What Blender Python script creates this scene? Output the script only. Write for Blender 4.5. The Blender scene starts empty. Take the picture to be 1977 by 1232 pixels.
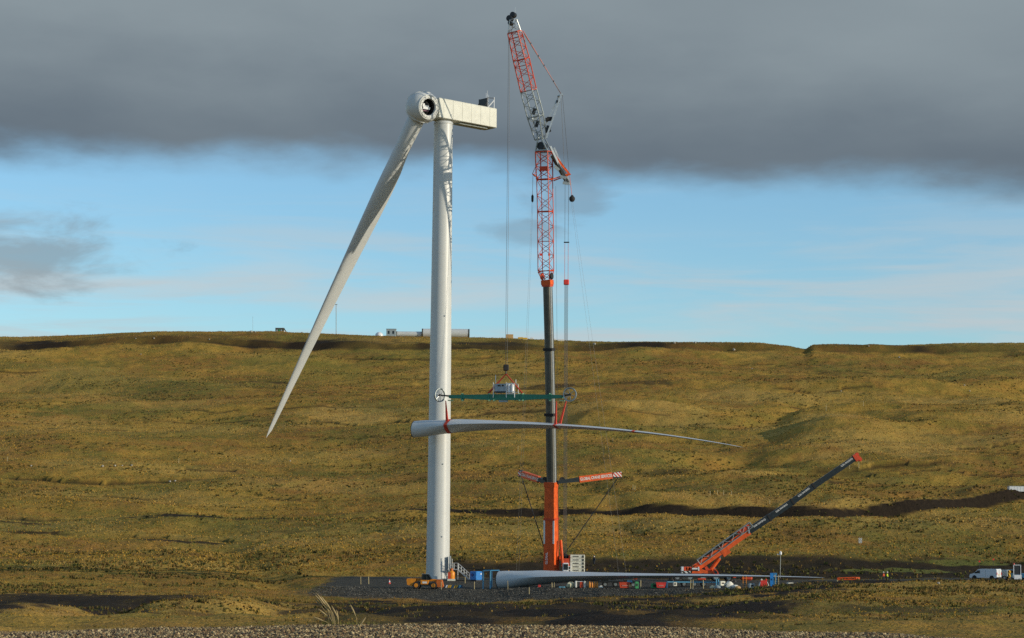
import bpy, bmesh, math, random
import numpy as np
from math import sin, cos, pi, radians, hypot
from mathutils import Vector, Matrix
random.seed(7); rng = np.random.default_rng(11)
S = bpy.context.scene
COL = S.collection
# ------------------------------------------------------------------ camera
FPX, CXP, CYP, HC = 4400.0, 988.5, 616.0, 6.73          # focal length in photo pixels, centre, eye height over the pad
PITCH = math.atan((1045 - 616) / FPX); ROLL = radians(0.55)
CAMROT = Matrix.Rotation(pi / 2 + PITCH, 3, 'X') @ Matrix.Rotation(ROLL, 3, 'Z')
cam = bpy.data.cameras.new('camera'); camo = bpy.data.objects.new('camera', cam); COL.objects.link(camo)
cam.sensor_width = 36; cam.lens = 36 * FPX / 1977; cam.clip_start = 1; cam.clip_end = 20000
camo.matrix_world = Matrix.Translation((0, 0, HC)) @ CAMROT.to_4x4()
S.camera = camo
# ------------------------------------------------------------------ sun and sky
SAZ, SEL = radians(22), radians(14)                      # sun: to the right, a little behind the camera, low
SUN = Vector((cos(SAZ) * cos(SEL), -sin(SAZ) * cos(SEL), sin(SEL)))
sl = bpy.data.lights.new('sun', 'SUN'); sl.energy = 3.5; sl.angle = radians(0.5); sl.color = (1.0, 0.88, 0.68)
so = bpy.data.objects.new('sun', sl); COL.objects.link(so)
so.rotation_euler = SUN.to_track_quat('Z', 'Y').to_euler()
W = bpy.data.worlds.new('World'); S.world = W; W.use_nodes = True
nt = W.node_tree; nt.nodes.clear()
class NG:
    def __init__(s, t): s.t = t
    def n(s, ty, **kw):
        o = s.t.nodes.new(ty)
        for k, v in kw.items(): setattr(o, k, v)
        return o
    def put(s, sock, v):
        if isinstance(v, bpy.types.NodeSocket): s.t.links.new(v, sock)
        elif v is not None: sock.default_value = v
    def m(s, op, a, b=None, c=None, clamp=False):
        o = s.n('ShaderNodeMath', operation=op, use_clamp=clamp)
        for i, v in enumerate((a, b, c)): s.put(o.inputs[i], v)
        return o.outputs[0]
    def sm(s, v, a, b):                                   # smoothstep a..b -> 0..1
        o = s.n('ShaderNodeMapRange', interpolation_type='SMOOTHSTEP')
        for i, x in enumerate((v, a, b, 0.0, 1.0)): s.put(o.inputs[i], x)
        return o.outputs[0]
    def xyz(s, a, b, c):
        o = s.n('ShaderNodeCombineXYZ')
        for i, v in enumerate((a, b, c)): s.put(o.inputs[i], v)
        return o.outputs[0]
    def noise(s, vec, scale, detail=4, rough=.55, dist=0.0):
        o = s.n('ShaderNodeTexNoise')
        s.put(o.inputs['Vector'], vec); o.inputs['Scale'].default_value = scale; o.inputs['Detail'].default_value = detail
        o.inputs['Roughness'].default_value = rough; o.inputs['Distortion'].default_value = dist
        return o.outputs[0]
    def mix(s, f, a, b):
        o = s.n('ShaderNodeMix', data_type='RGBA')
        s.put(o.inputs[0], f); s.put(o.inputs[6], a); s.put(o.inputs[7], b)
        return o.outputs[2]
g = NG(nt)
sky = g.n('ShaderNodeTexSky', sky_type='NISHITA', sun_disc=False, sun_elevation=SEL, sun_rotation=math.atan2(SUN.x, SUN.y), altitude=100, air_density=1.0, dust_density=0.4, ozone_density=2.0)
tc = g.n('ShaderNodeTexCoord').outputs['Generated']
sp = g.n('ShaderNodeSeparateXYZ'); nt.links.new(tc, sp.inputs[0])
dx, dy, dz = sp.outputs
hz = g.m('SQRT', g.m('ADD', g.m('MULTIPLY', dx, dx), g.m('MULTIPLY', dy, dy)))
te = g.m('DIVIDE', dz, g.m('MAXIMUM', hz, .001))          # tangent of the elevation
dzc = g.m('MAXIMUM', dz, .012)
cx_, cy_ = g.m('DIVIDE', dx, dzc), g.m('DIVIDE', dy, dzc) # the sky seen as a flat cloud layer
cv = g.xyz(cx_, cy_, 0.0)
n1 = g.noise(g.xyz(g.m('MULTIPLY', dx, 9.0), g.m('MULTIPLY', te, 22.0), dy), 1.0, 6, .55)
n2 = g.noise(g.xyz(g.m('MULTIPLY', dx, 26.0), g.m('MULTIPLY', te, 60.0), dy), 1.0, 6, .6, .3)
# blue sky a little whiter low down, thin high streaks in it
SKYGAIN = (1.06, 1.37, 1.57, 1)
mul = g.n('ShaderNodeMix', data_type='RGBA', blend_type='MULTIPLY'); mul.inputs[0].default_value = 1; nt.links.new(sky.outputs[0], mul.inputs[6]); mul.inputs[7].default_value = SKYGAIN
blue = mul.outputs[2]
st = g.noise(g.xyz(g.m('MULTIPLY', dx, 7.0), g.m('MULTIPLY', te, 75.0), dy), 1.0, 7, .6, .4)
streak = g.m('MULTIPLY', g.m('MULTIPLY', g.sm(st, .42, .70), g.sm(te, .175, .09)), .85)
blue = g.mix(streak, blue, (4.6, 5.2, 5.5, 1))
pale = g.noise(g.xyz(g.m('MULTIPLY', dx, 5.0), g.m('MULTIPLY', te, 34.0), dy), 1.0, 6, .58, .3)
blue = g.mix(g.m('MULTIPLY', g.m('MULTIPLY', g.sm(pale, .45, .68), g.sm(te, .145, .105)), .6), blue, (5.0, 5.5, 5.7, 1))
# small dark scuds under the bank
def scud(u0, v0, ru, rv, k):
    u = g.m('DIVIDE', dx, g.m('MAXIMUM', dy, .05))
    a = g.m('POWER', g.m('DIVIDE', g.m('SUBTRACT', u, u0), ru), 2.0); b = g.m('POWER', g.m('DIVIDE', g.m('SUBTRACT', te, v0), rv), 2.0)
    d = g.m('ADD', g.m('SQRT', g.m('ADD', a, b)), g.m('MULTIPLY', g.m('SUBTRACT', n2, .5), 2.6))
    return g.m('MULTIPLY', g.m('MULTIPLY', g.sm(d, 1.25, .35), k), g.m('GREATER_THAN', dy, 0.0))
DARK = (1.75, 2.0, 2.25, 1)
blue = g.mix(scud(-.222, .121, .056, .019, .62), blue, (2.15, 2.45, 2.65, 1))
blue = g.mix(scud(.025, .151, .022, .012, .4), blue, DARK)
blue = g.mix(scud(.003, .137, .02, .006, .35), blue, DARK)
# the bank of stratus: its far edge runs across the view, it thins to broken cloud overhead and behind
edge = g.m('ADD', g.m('ADD', cy_, g.m('MULTIPLY', cx_, -.20)), g.m('MULTIPLY', g.m('SUBTRACT', n1, .5), 1.4))
edge = g.m('ADD', edge, g.m('MULTIPLY', g.m('SUBTRACT', n2, .5), .22))
bank = g.sm(edge, 6.5, 5.75)
far = g.noise(cv, .55, 5, .55)
broken = g.sm(far, .42, .62)
back = g.sm(cy_, 1.6, 3.2)
cover = g.m('MULTIPLY', bank, g.m('MAXIMUM', back, broken))
n3 = g.noise(g.xyz(g.m('MULTIPLY', dx, 5.0), g.m('MULTIPLY', te, 11.0), dy), 1.0, 5, .5)
ton = g.m('ADD', g.m('MULTIPLY', g.sm(edge, 5.9, 4.0), .55), g.m('MULTIPLY', g.m('SUBTRACT', n3, .40), .75), clamp=True)
cloudc = g.mix(ton, (1.16, 1.50, 1.86, 1), (2.9, 3.45, 3.7, 1))
skyc = g.mix(cover, blue, cloudc)
bg = g.n('ShaderNodeBackground'); nt.links.new(skyc, bg.inputs[0]); bg.inputs[1].default_value = 0.11
wo = g.n('ShaderNodeOutputWorld'); nt.links.new(bg.outputs[0], wo.inputs[0])
S.view_settings.view_transform = 'Standard'; S.view_settings.look = 'None'; S.view_settings.gamma = 1
S.view_settings.exposure = 0.0; S.view_settings.use_curve_mapping = False
S.render.engine = 'CYCLES'; S.cycles.use_denoising = False; S.cycles.max_bounces = 5; W.cycles.sampling_method = 'MANUAL'; W.cycles.sample_map_resolution = 512

# ------------------------------------------------------------------ helpers
def P(px, py, Y):                                         # point at depth Y that the photo shows at (px, py)
    d = CAMROT @ Vector(((px - CXP) / FPX, -(py - CYP) / FPX, -1.0))
    return Vector((0, 0, HC)) + d * (Y / d.y)
def sstep(a, b, x):
    t = np.clip((x - a) / (b - a), 0, 1); return t * t * (3 - 2 * t)
HT = np.random.default_rng(5).random(65536)
def hsh(i, j, s):
    return HT[(i * 73856093 ^ j * 19349663 ^ int(s) * 83492791) >> 3 & 65535]
def vnoise(x, y, s):
    xf, yf = np.floor(x), np.floor(y); u, v = x - xf, y - yf; xi, yi = np.asarray(xf).astype(np.int64), np.asarray(yf).astype(np.int64)
    u = u * u * (3 - 2 * u); v = v * v * (3 - 2 * v)
    a, b, c, d = hsh(xi, yi, s), hsh(xi + 1, yi, s), hsh(xi, yi + 1, s), hsh(xi + 1, yi + 1, s)
    return (a + (b - a) * u) * (1 - v) + (c + (d - c) * u) * v - .5
def fbm(x, y, s, o=4, g_=.5):
    r = 0; a = 1
    for k in range(o):
        c, sn = cos(.6 * k), sin(.6 * k)
        r = r + a * vnoise((x * c - y * sn) * 2 ** k, (x * sn + y * c) * 2 ** k, s + k); a *= g_
    return r
# ------------------------------------------------------------------ terrain: a height field z(X, Y)
TPX = [-500, 0, 400, 650, 900, 1250, 1650, 1977, 2500]
TAB = [  # depth, then where the photo shows the ground in each column
 (38, 1231, 1224, 1215, 1210, 1209, 1212, 1226, 1248, 1262),
 (46, 1250, 1245, 1242, 1240, 1240, 1240, 1236, 1236, 1240),
 (62, 1230, 1226, 1222, 1220, 1220, 1219, 1219, 1222, 1230),
 (100, 1214, 1208, 1204, 1203, 1204, 1205, 1206, 1212, 1218),
 (150, 1202, 1196, 1191, 1190, 1192, 1193, 1192, 1198, 1205),
 (220, 1182, 1176, 1174, 1178, 1182, 1180, 1170, 1172, 1185),
 (280, 1163, 1159, 1161, 1170, 1176, 1166, 1146, 1148, 1160),
 (330, 1146, 1142, 1149, 1164, 1171, 1153, 1122, 1123, 1134),
 (352, 1136, 1133, 1142, 1158, 1166, 1150, 1121, 1122, 1128),
 (400, 1116, 1112, 1117, 1119, 1119, 1122, 1124, 1124, 1124),
 (436, 1096, 1094, 1097, 1099, 1099, 1100, 1102, 1106, 1108),
 (452, 1086, 1086, 1087, 1082, 1073, 1070, 1070, 1076, 1080),
 (560, 1000, 1000, 1001, 1001, 996, 991, 988, 974, 960),
 (680, 892, 900, 906, 906, 898, 890, 884, 892, 890),
 (800, 805, 810, 812, 808, 800, 796, 796, 800, 800),
 (950, 718, 720, 718, 722, 722, 718, 722, 726, 722),
 (1060, 660, 651, 641, 646, 652, 663, 666, 663, 655),
 (1150, 680, 670, 662, 667, 673, 686, 690, 684, 676),
 (1600, 730, 720, 712, 716, 724, 734, 738, 732, 725),
 (7000, 800, 800, 800, 800, 800, 800, 800, 800, 800)]
TY = np.array([-200, 0, 20] + [r[0] for r in TAB], float)
TU = np.array([(p - CXP) / FPX for p in TPX])
TZ = np.zeros((len(TY), len(TPX)))
for i, r in enumerate(TAB):
    for j, p in enumerate(TPX): TZ[i + 3, j] = P(p, r[1 + j], r[0]).z
TZ[0:3] = TZ[3] - np.array([.1, .1, .03])[:, None]
SL = np.zeros_like(TZ)
for i in range(1, len(TY) - 1):
    a = (TZ[i] - TZ[i - 1]) / (TY[i] - TY[i - 1]); b = (TZ[i + 1] - TZ[i]) / (TY[i + 1] - TY[i])
    SL[i] = np.where(a * b <= 0, .25 * (a + b), 2 * a * b / (a + b + 1e-9 * np.sign(a + b + 1e-12)))
RIDX = [-500, 0, 300, 520, 650, 740, 900, 1050, 1200, 1400, 1470, 1520, 1545, 1557, 1572, 1610, 1700, 1850, 1977, 2500]
RIDY = [660, 651, 642, 640, 646, 650, 652, 657, 661, 662, 663, 670, 677, 682, 668, 666, 669, 664, 663, 655]
def base_z(X, Y):
    X = np.asarray(X, float); Y = np.asarray(Y, float)
    u = X / np.maximum(Y, 30.0)
    iy = np.clip(np.searchsorted(TY, Y) - 1, 0, len(TY) - 2)
    h = TY[iy + 1] - TY[iy]; t = np.clip((Y - TY[iy]) / h, 0, 1)
    ju = np.clip(np.searchsorted(TU, u) - 1, 0, len(TU) - 2)
    w = np.clip((u - TU[ju]) / (TU[ju + 1] - TU[ju]), 0, 1); w = w * w * (3 - 2 * w)
    def her(j):
        return ((2*t**3-3*t**2+1)*TZ[iy, j] + (t**3-2*t**2+t)*h*SL[iy, j] + (-2*t**3+3*t**2)*TZ[iy+1, j] + (t**3-t**2)*h*SL[iy+1, j])
    z = her(ju) * (1 - w) + her(ju + 1) * w
    px = u * FPX + CXP
    dl = np.interp(px, TPX, [r for r in TAB[16][1:]]) - np.interp(px, RIDX, RIDY)
    z = z + dl / FPX * 1060 * np.exp(-((Y - 1058) / 42.0) ** 2)
    return z
# gullies below: (points, half width, depth)
def seg_d(X, Y, pts):
    best = None
    for (x0, y0), (x1, y1) in zip(pts[:-1], pts[1:]):
        dx_, dy_ = x1 - x0, y1 - y0
        t = np.clip(((X - x0) * dx_ + (Y - y0) * dy_) / (dx_ * dx_ + dy_ * dy_), 0, 1)
        d = np.hypot(X - x0 - t * dx_, Y - y0 - t * dy_)
        best = d if best is None else np.minimum(best, d)
    return best
def U(px, Y): return ((px - CXP) / FPX * Y, Y)
# mounds: (px, depth, half width across, half width along, height)
MOUND = [(1150, 790, 22, 22, 4.0), (1040, 782, 15, 12, -5.5), (1230, 800, 14, 9, 2.2), (1330, 795, 16, 11, 3.0), (1570, 745, 18, 14, 3.0), (1700, 800, 24, 14, 2.6), (1425, 676, 13, 9, -3.2), (1480, 700, 16, 12, 2.6), (1405, 668, 9, 8, 1.8), (1620, 720, 22, 30, 3.0), (1330, 690, 28, 16, 2.2),
         (250, 740, 45, 30, 2.0), (700, 770, 30, 22, 2.5), (1830, 760, 40, 30, 3.0), (1000, 850, 40, 26, 2.0), (1700, 880, 50, 24, 3.0),
         (470, 240, 9, 26, .7),
         (1560, 215, 12, 26, 1.0), (1780, 250, 14, 30, .8), (1250, 150, 6, 14, .5), (1480, 120, 6, 14, .55), (1850, 130, 8, 20, .5)]
GUL = [([U(1505, 770), U(1500, 735), U(1460, 700), U(1400, 672), U(1360, 640)], 7, 1.2),
       ([U(1560, 830), U(1505, 790), U(1420, 770)], 5, 1.6), ([U(-40, 105), U(150, 185), U(320, 275)], 2.6, .9), ([U(150, 100), U(360, 165), U(620, 285)], 2.6, .8), ([U(520, 100), U(600, 150), U(760, 240)], 2.4, .6), ([U(560, 380), U(470, 470), U(450, 500)], 5, 1.0),
       ([U(700, 250), U(560, 215), U(380, 170), U(150, 120)], 4, .9), ([U(1220, 480), U(1180, 600), U(1100, 660)], 4, .8)]
def track_y(X): return np.interp(X, [-120, -16, 20, 40, 78, 103, 128, 200], [575, 574, 570, 566, 560, 572, 590, 640])
def track_h(X): return np.interp(X, [-120, -40, -10, 20, 40, 60, 90, 130], [0, .3, .7, 1.2, 1.8, 2.3, 2.2, 2.2])
def pad_front(X): return np.interp(X, [-60, -30, -2, 12, 28, 50, 160], [379, 377, 371, 367, 346, 352, 360])
def pad_z(X, Y):
    w = 1 - .62 * sstep(-6, 6, X) - .30 * sstep(16, 30, X)
    return -.045 * np.maximum(0, 400 - Y) * w + .02 * np.maximum(0, X - 45) - .02
def pad_sd(X, Y):                                          # signed distance out of the hardstanding (rough)
    a = pad_front(X) - Y; b = Y - (424 - .05 * np.abs(X)); c = -31 - X
    return np.maximum(np.maximum(a, b), c), a
def gz(X, Y, fine=True):
    X = np.asarray(X, float); Y = np.asarray(Y, float)
    z = base_z(X, Y)
    hill = sstep(440, 520, Y) * (1 - sstep(1010, 1050, Y)); fore = sstep(46, 80, Y) * (1 - sstep(260, 335, Y))
    for (p, y0, rx, ry, h) in MOUND:
        x0 = (p - CXP) / FPX * y0
        z = z + h * np.exp(-((X - x0) / rx) ** 2 - ((Y - y0) / ry) ** 2)
    for pts, hw, dep in GUL:
        z = z - dep * np.exp(-(seg_d(X, Y, pts) / hw) ** 2)
    z = z + hill * (1 + .45 * sstep(0, 50, X)) * (3.4 * fbm(X / 70, Y / 45, 3, 3) + 1.2 * fbm(X / 18, Y / 11, 5, 3)) + fore * (1.5 * fbm(X / 24, Y / 30, 8, 3) + .55 * fbm(X / 6, Y / 7, 9, 3))
    ty, th_ = track_y(X), track_h(X)
    z = z - th_ * (1 - sstep(-.6, 1.6, Y - ty)) * sstep(-34, -3, Y - ty)
    # track scarp along the ridge
    ry = 1020 + 6 * np.sin(X / 37.) + .03 * X
    z = z - 1.7 * (1 - sstep(-.8, 2.5, Y - ry)) * sstep(-30, -4, Y - ry) * (1 + .6 * fbm(X / 12, Y / 12, 4, 2))
    # hags: short peat scarps that step across the moor
    for k, (sp_, h) in enumerate(((47., .9), (31., .6))):
        q = Y + 14 * fbm(X / 40, Y / 60, 21 + k, 3) + 4 * fbm(X / 9, Y / 9, 27 + k, 2)
        ph = q / sp_ - np.floor(q / sp_)
        am = np.clip(fbm(X / 55, np.floor(q / sp_) * 7.3, 31 + k, 2) * 2.2, 0, 1)
        z = z - hill * h * am * (1 - sstep(.0, .05, ph)) * 1 - hill * h * am * sstep(.6, 1.0, ph)
    sd, a = pad_sd(X, Y)
    k = 1 - sstep(0, 1, np.clip(sd, 0, None) / np.where(a > -1, 15.0, 9.0))
    kk = k * sstep(-46, -28, X) + 0
    z = z * (1 - kk) + pad_z(X, Y) * kk
    if fine:
        wild = np.where(sd > 0, 1, .12) * np.where(Y < 44, .16, 1)
        z = z + wild * (.34 * fbm(X / 3.4, Y / 3.4, 12, 3) + .16 * fbm(X / 1.1, Y / 1.1, 15, 2)) * np.where(Y < 300, .6, 1)
    return z
def G(X, Y): return float(gz(np.array([X]), np.array([Y]), False)[0])
def hit(px, py, y0=45, y1=1100):                           # where the view through a photo pixel meets the ground
    ys = np.arange(y0, y1, .5); d = CAMROT @ Vector(((px - CXP) / FPX, -(py - CYP) / FPX, -1.0))
    xs = d.x / d.y * ys; zs = HC + d.z / d.y * ys
    w = np.nonzero(gz(xs, ys, False) > zs)[0]
    i = w[0] if len(w) else len(ys) - 1
    return float(xs[i]), float(ys[i])
def on(px, Y, dz=0.0):                                     # ground point at depth Y in photo column px
    p = P(px, 1119, Y); return Vector((p.x, Y, G(p.x, Y) + dz))

# ------------------------------------------------------------------ materials
MATS = {}
def mat(name, rgb, rough=.5, metal=0.0, var=.12, scale=2.0, bump=0.0, spec=.5):
    if name in MATS: return MATS[name]
    m = bpy.data.materials.new(name); m.use_nodes = True; t = m.node_tree; gg = NG(t); b = t.nodes['Principled BSDF']
    co = gg.n('ShaderNodeTexCoord').outputs['Object']
    n = gg.noise(co, scale, 5, .6)
    f = gg.sm(n, .3, .7)
    c = gg.mix(f, tuple(x * (1 - var) for x in rgb) + (1,), tuple(min(1, x * (1 + var)) for x in rgb) + (1,))
    t.links.new(c, b.inputs['Base Color'])
    b.inputs['Roughness'].default_value = rough; b.inputs['Metallic'].default_value = metal; b.inputs['Specular IOR Level'].default_value = spec
    if bump:
        bn = gg.n('ShaderNodeBump'); bn.inputs['Strength'].default_value = bump; bn.inputs['Distance'].default_value = .05
        t.links.new(gg.noise(co, scale * 6, 4), bn.inputs['Height']); t.links.new(bn.outputs[0], b.inputs['Normal'])
    MATS[name] = m; return m
def stripes(name, c1, c2, freq, axis=(1, 0, 1)):
    m = bpy.data.materials.new(name); m.use_nodes = True; t = m.node_tree; gg = NG(t); b = t.nodes['Principled BSDF']
    s = gg.n('ShaderNodeSeparateXYZ'); t.links.new(gg.n('ShaderNodeTexCoord').outputs['Object'], s.inputs[0])
    v = gg.m('ADD', gg.m('ADD', gg.m('MULTIPLY', s.outputs[0], axis[0]), gg.m('MULTIPLY', s.outputs[1], axis[1])), gg.m('MULTIPLY', s.outputs[2], axis[2]))
    f = gg.m('GREATER_THAN', gg.m('FRACT', gg.m('MULTIPLY', v, freq)), .5)
    t.links.new(gg.mix(f, c1 + (1,), c2 + (1,)), b.inputs['Base Color']); b.inputs['Roughness'].default_value = .5
    MATS[name] = m; return m
WHITE = mat('turbine_white', (.58, .60, .59), .40, var=.03, scale=.35)
BLADEM = mat('blade_grey_white', (.58, .61, .62), .38, var=.04, scale=.25)
NACM = mat('nacelle_panel', (.66, .67, .60), .5, var=.07, scale=.8, spec=.25)
DARK_ = mat('dark_steel', (.03, .033, .036), .5, .3)
BLACK = mat('black_rubber', (.018, .018, .019), .8)
GREYS = mat('grey_steel', (.33, .37, .37), .45, .5)
GALV = mat('galvanised', (.5, .53, .54), .4, .6)
RED = mat('crane_red', (.60, .07, .022), .45, var=.15)
ORANGE = mat('crane_orange', (.72, .105, .014), .5, var=.2, scale=1.3)
BOOMD = mat('boom_charcoal', (.085, .088, .075), .4, .2, var=.2, scale=.6)
BOOMB = mat('boom_black', (.022, .03, .034), .4, .2, var=.2)
TEAL = mat('yoke_green', (.02, .20, .13), .45)
CREAM = mat('counterweight_cream', (.72, .70, .58), .5)
SLING = mat('sling_red', (.62, .06, .03), .8)
ROPE = mat('wire_rope', (.12, .12, .12), .5, .4)
JCB = mat('plant_orange_yellow', (.75, .27, .015), .45, var=.15)
GLASS = mat('dark_glass', (.02, .03, .035), .08)
BLUE = mat('box_blue', (.02, .22, .62), .45)
FBLUE = mat('frame_blue', (.03, .17, .33), .45)
VANW = mat('van_white', (.74, .76, .78), .25, var=.03)
GREEN = mat('plant_green', (.04, .28, .10), .5)
REDP = mat('plant_red', (.70, .05, .035), .45)
TAN = mat('plywood_tan', (.52, .33, .14), .7)
SACK = mat('white_sack', (.70, .69, .62), .8, bump=.3)
WOOD = mat('pale_stake', (.46, .38, .20), .8)
STONE = mat('pale_boulder', (.36, .34, .29), .85, var=.25, bump=.4)
HIVY = mat('hi_vis_yellow', (.62, .75, .03), .7)
HIVO = mat('hi_vis_orange', (.85, .13, .03), .7)
NAVY = mat('dark_workwear', (.03, .035, .05), .8)
SKIN = mat('skin', (.45, .27, .19), .6)
LETTER = mat('white_lettering', (.80, .80, .78), .5, var=.02)
YEL = mat('safety_yellow', (.72, .42, .02), .5)
LBLUE = mat('light_blue_paint', (.12, .38, .55), .5)
CABIN = mat('cabin_grey_blue', (.30, .36, .38), .5)
CHEV = stripes('black_white_chevrons', (.02, .02, .02), (.7, .7, .66), 1.15)
CHEVR = stripes('red_white_hazard', (.6, .05, .03), (.75, .75, .72), 1.6)
CHEVY = stripes('yellow_black_chevrons', (.62, .36, .02), (.15, .07, .01), 1.5)

# ------------------------------------------------------------------ mesh helpers
ORG = {}
def thing(name, label, cat, loc, group=None):
    o = bpy.data.objects.new(name, None); o.empty_display_size = .3; COL.objects.link(o); o.location = loc
    o['label'] = label; o['category'] = cat
    if group: o['group'] = group
    ORG[o] = Vector(loc); return o
def frame(loc, rz=0.0): return Matrix.Translation(loc) @ Matrix.Rotation(rz, 4, 'Z')
class MB:
    def __init__(s, fr=None): s.v = []; s.f = []; s.fr = fr
    def add(s, vs, fs):
        n = len(s.v); s.v += [Vector(v) for v in vs]; s.f += [tuple(i + n for i in f) for f in fs]; return s
    def box(s, c, d, rot=None):
        c = Vector(c); h = Vector(d) / 2; vs = []
        for z in (-1, 1):
            for x, y in ((-1, -1), (1, -1), (1, 1), (-1, 1)):
                v = Vector((x * h.x, y * h.y, z * h.z)); vs.append(c + (rot @ v if rot else v))
        return s.add(vs, [(3, 2, 1, 0), (4, 5, 6, 7), (0, 1, 5, 4), (1, 2, 6, 5), (2, 3, 7, 6), (3, 0, 4, 7)])
    def cbox(s, c, d, b=.08):                               # box with chamfered upright and top edges
        x, y, z = d[0] / 2, d[1] / 2, d[2] / 2; c = Vector(c)
        def ring(i, zz): return [c + Vector(p) for p in ((-x+i+b, -y+i, zz), (x-i-b, -y+i, zz), (x-i, -y+i+b, zz), (x-i, y-i-b, zz), (x-i-b, y-i, zz), (-x+i+b, y-i, zz), (-x+i, y-i-b, zz), (-x+i, -y+i+b, zz))]
        return s.rings([ring(b, -z), ring(0, -z + b), ring(0, z - b), ring(b, z)])
    def rings(s, rs, cap=True, close=False):
        n = len(rs[0]); vs = [v for r in rs for v in r]; fs = []
        for i in range(len(rs) - 1):
            for k in range(n): fs.append((i*n+k, i*n+(k+1) % n, (i+1)*n+(k+1) % n, (i+1)*n+k))
        if cap: fs.append(tuple(range(n - 1, -1, -1))); fs.append(tuple((len(rs)-1)*n + k for k in range(n)))
        return s.add(vs, fs)
    def bar(s, p, q, w, h, w1=None, h1=None, up=(0, 0, 1)):
        p, q = Vector(p), Vector(q); a = (q - p).normalized(); sx = a.cross(Vector(up))
        if sx.length < 1e-4: sx = a.cross(Vector((0, 1, 0)))
        sx.normalize(); sz = sx.cross(a); w1 = w if w1 is None else w1; h1 = h if h1 is None else h1
        def r(o, w, h): return [o + sx*x*w/2 + sz*z*h/2 for x, z in ((-1, -1), (1, -1), (1, 1), (-1, 1))]
        return s.rings([r(p, w, h), r(q, w1, h1)])
    def tube(s, p, q, r, r1=None, n=12, cap=True):
        p, q = Vector(p), Vector(q); a = (q - p).normalized(); sx = a.orthogonal().normalized(); sy = a.cross(sx); r1 = r if r1 is None else r1
        c = [(cos(2*pi*k/n), sin(2*pi*k/n)) for k in range(n)]
        return s.rings([[p + sx*x*r + sy*y*r for x, y in c], [q + sx*x*r1 + sy*y*r1 for x, y in c]], cap)
    def lathe(s, prof, c, ax, n=32, cap=True):              # prof: (radius, distance along ax)
        ax = Vector(ax).normalized(); sx = ax.orthogonal().normalized(); sy = ax.cross(sx); c = Vector(c)
        return s.rings([[c + ax*d + (sx*cos(2*pi*k/n) + sy*sin(2*pi*k/n))*r for k in range(n)] for r, d in prof], cap)
    def prism(s, poly, y0, y1):                             # outline in x, z
        n = len(poly); vs = [(x, y0, z) for x, z in poly] + [(x, y1, z) for x, z in poly]
        fs = [tuple(range(n)), tuple(range(2*n - 1, n - 1, -1))] + [(k, n+k, n+(k+1) % n, (k+1) % n) for k in range(n)]
        return s.add(vs, fs)
    def ring_torus(s, c, ax, R_, r, n=28, m=8):
        ax = Vector(ax).normalized(); sx = ax.orthogonal().normalized(); sy = ax.cross(sx); c = Vector(c); vs = []; fs = []
        for i in range(n):
            d = sx*cos(2*pi*i/n) + sy*sin(2*pi*i/n)
            for k in range(m): vs.append(c + d*(R_ + r*cos(2*pi*k/m)) + ax*r*sin(2*pi*k/m))
        for i in range(n):
            for k in range(m): fs.append((i*m+k, ((i+1) % n)*m+k, ((i+1) % n)*m+(k+1) % m, i*m+(k+1) % m))
        return s.add(vs, fs)
    def build(s, name, m, parent=None, smooth=False, org=None):
        root = parent
        while root is not None and root.parent is not None: root = root.parent
        o0 = ORG[root] if root is not None else Vector(org or (0, 0, 0))
        vs = [((s.fr @ v) if s.fr else v) - o0 for v in s.v]
        me = bpy.data.meshes.new(name); me.from_pydata([tuple(v) for v in vs], [], s.f)
        bm = bmesh.new(); bm.from_mesh(me); bmesh.ops.recalc_face_normals(bm, faces=bm.faces); bm.to_mesh(me); bm.free()
        me.materials.append(m); o = bpy.data.objects.new(name, me); COL.objects.link(o)
        if smooth:
            me.shade_smooth()
            try: me.set_sharp_from_angle(angle=radians(38))
            except Exception: pass
        if parent is not None: o.parent = parent
        else: o.location = o0; ORG[o] = o0
        return o
def solo(mb, name, m, label, cat, org, group=None, smooth=False):
    o = mb.build(name, m, None, smooth, org); o['label'] = label; o['category'] = cat
    if group: o['group'] = group
    return o
UNITROD = {}
def rod(name, p, q, r, m, parent, n=6):                     # a bar from p to q that shares its mesh with all others
    k = (m.name, n)
    if k not in UNITROD:
        b = MB(); b.tube((0, 0, 0), (0, 0, 1), 1, n=n); me = bpy.data.meshes.new('rod'); me.from_pydata([tuple(v) for v in b.v], [], b.f); me.materials.append(m); UNITROD[k] = me
    root = parent
    while root.parent is not None: root = root.parent
    p, q = Vector(p) - ORG[root], Vector(q) - ORG[root]
    o = bpy.data.objects.new(name, UNITROD[k]); COL.objects.link(o); o.parent = parent
    L = (q - p).length
    o.matrix_local = Matrix.Translation(p) @ (q - p).to_track_quat('Z', 'Y').to_matrix().to_4x4() @ Matrix.Diagonal((r, r, L, 1))
    return o
def text(body, size, origin, ex, ey, m, parent, name='lettering', sx=1.0):
    c = bpy.data.curves.new(name, 'FONT'); c.body = body; c.size = size; c.align_x = 'CENTER'; c.align_y = 'CENTER'; c.extrude = .004; c.offset = size * .018
    c.materials.append(m); tmp = bpy.data.objects.new(name, c); me_ = bpy.data.meshes.new_from_object(tmp); bpy.data.objects.remove(tmp); o = bpy.data.objects.new(name, me_); COL.objects.link(o); o.parent = parent
    root = parent
    while root.parent is not None: root = root.parent
    ex = Vector(ex).normalized(); ey = Vector(ey); ey = (ey - ex * ey.dot(ex)).normalized(); ez = ex.cross(ey); p = Vector(origin) - ORG[root]
    M_ = Matrix((ex * sx, ey, ez)).transposed().to_4x4(); M_.translation = p; o.matrix_local = M_
    return o
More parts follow.
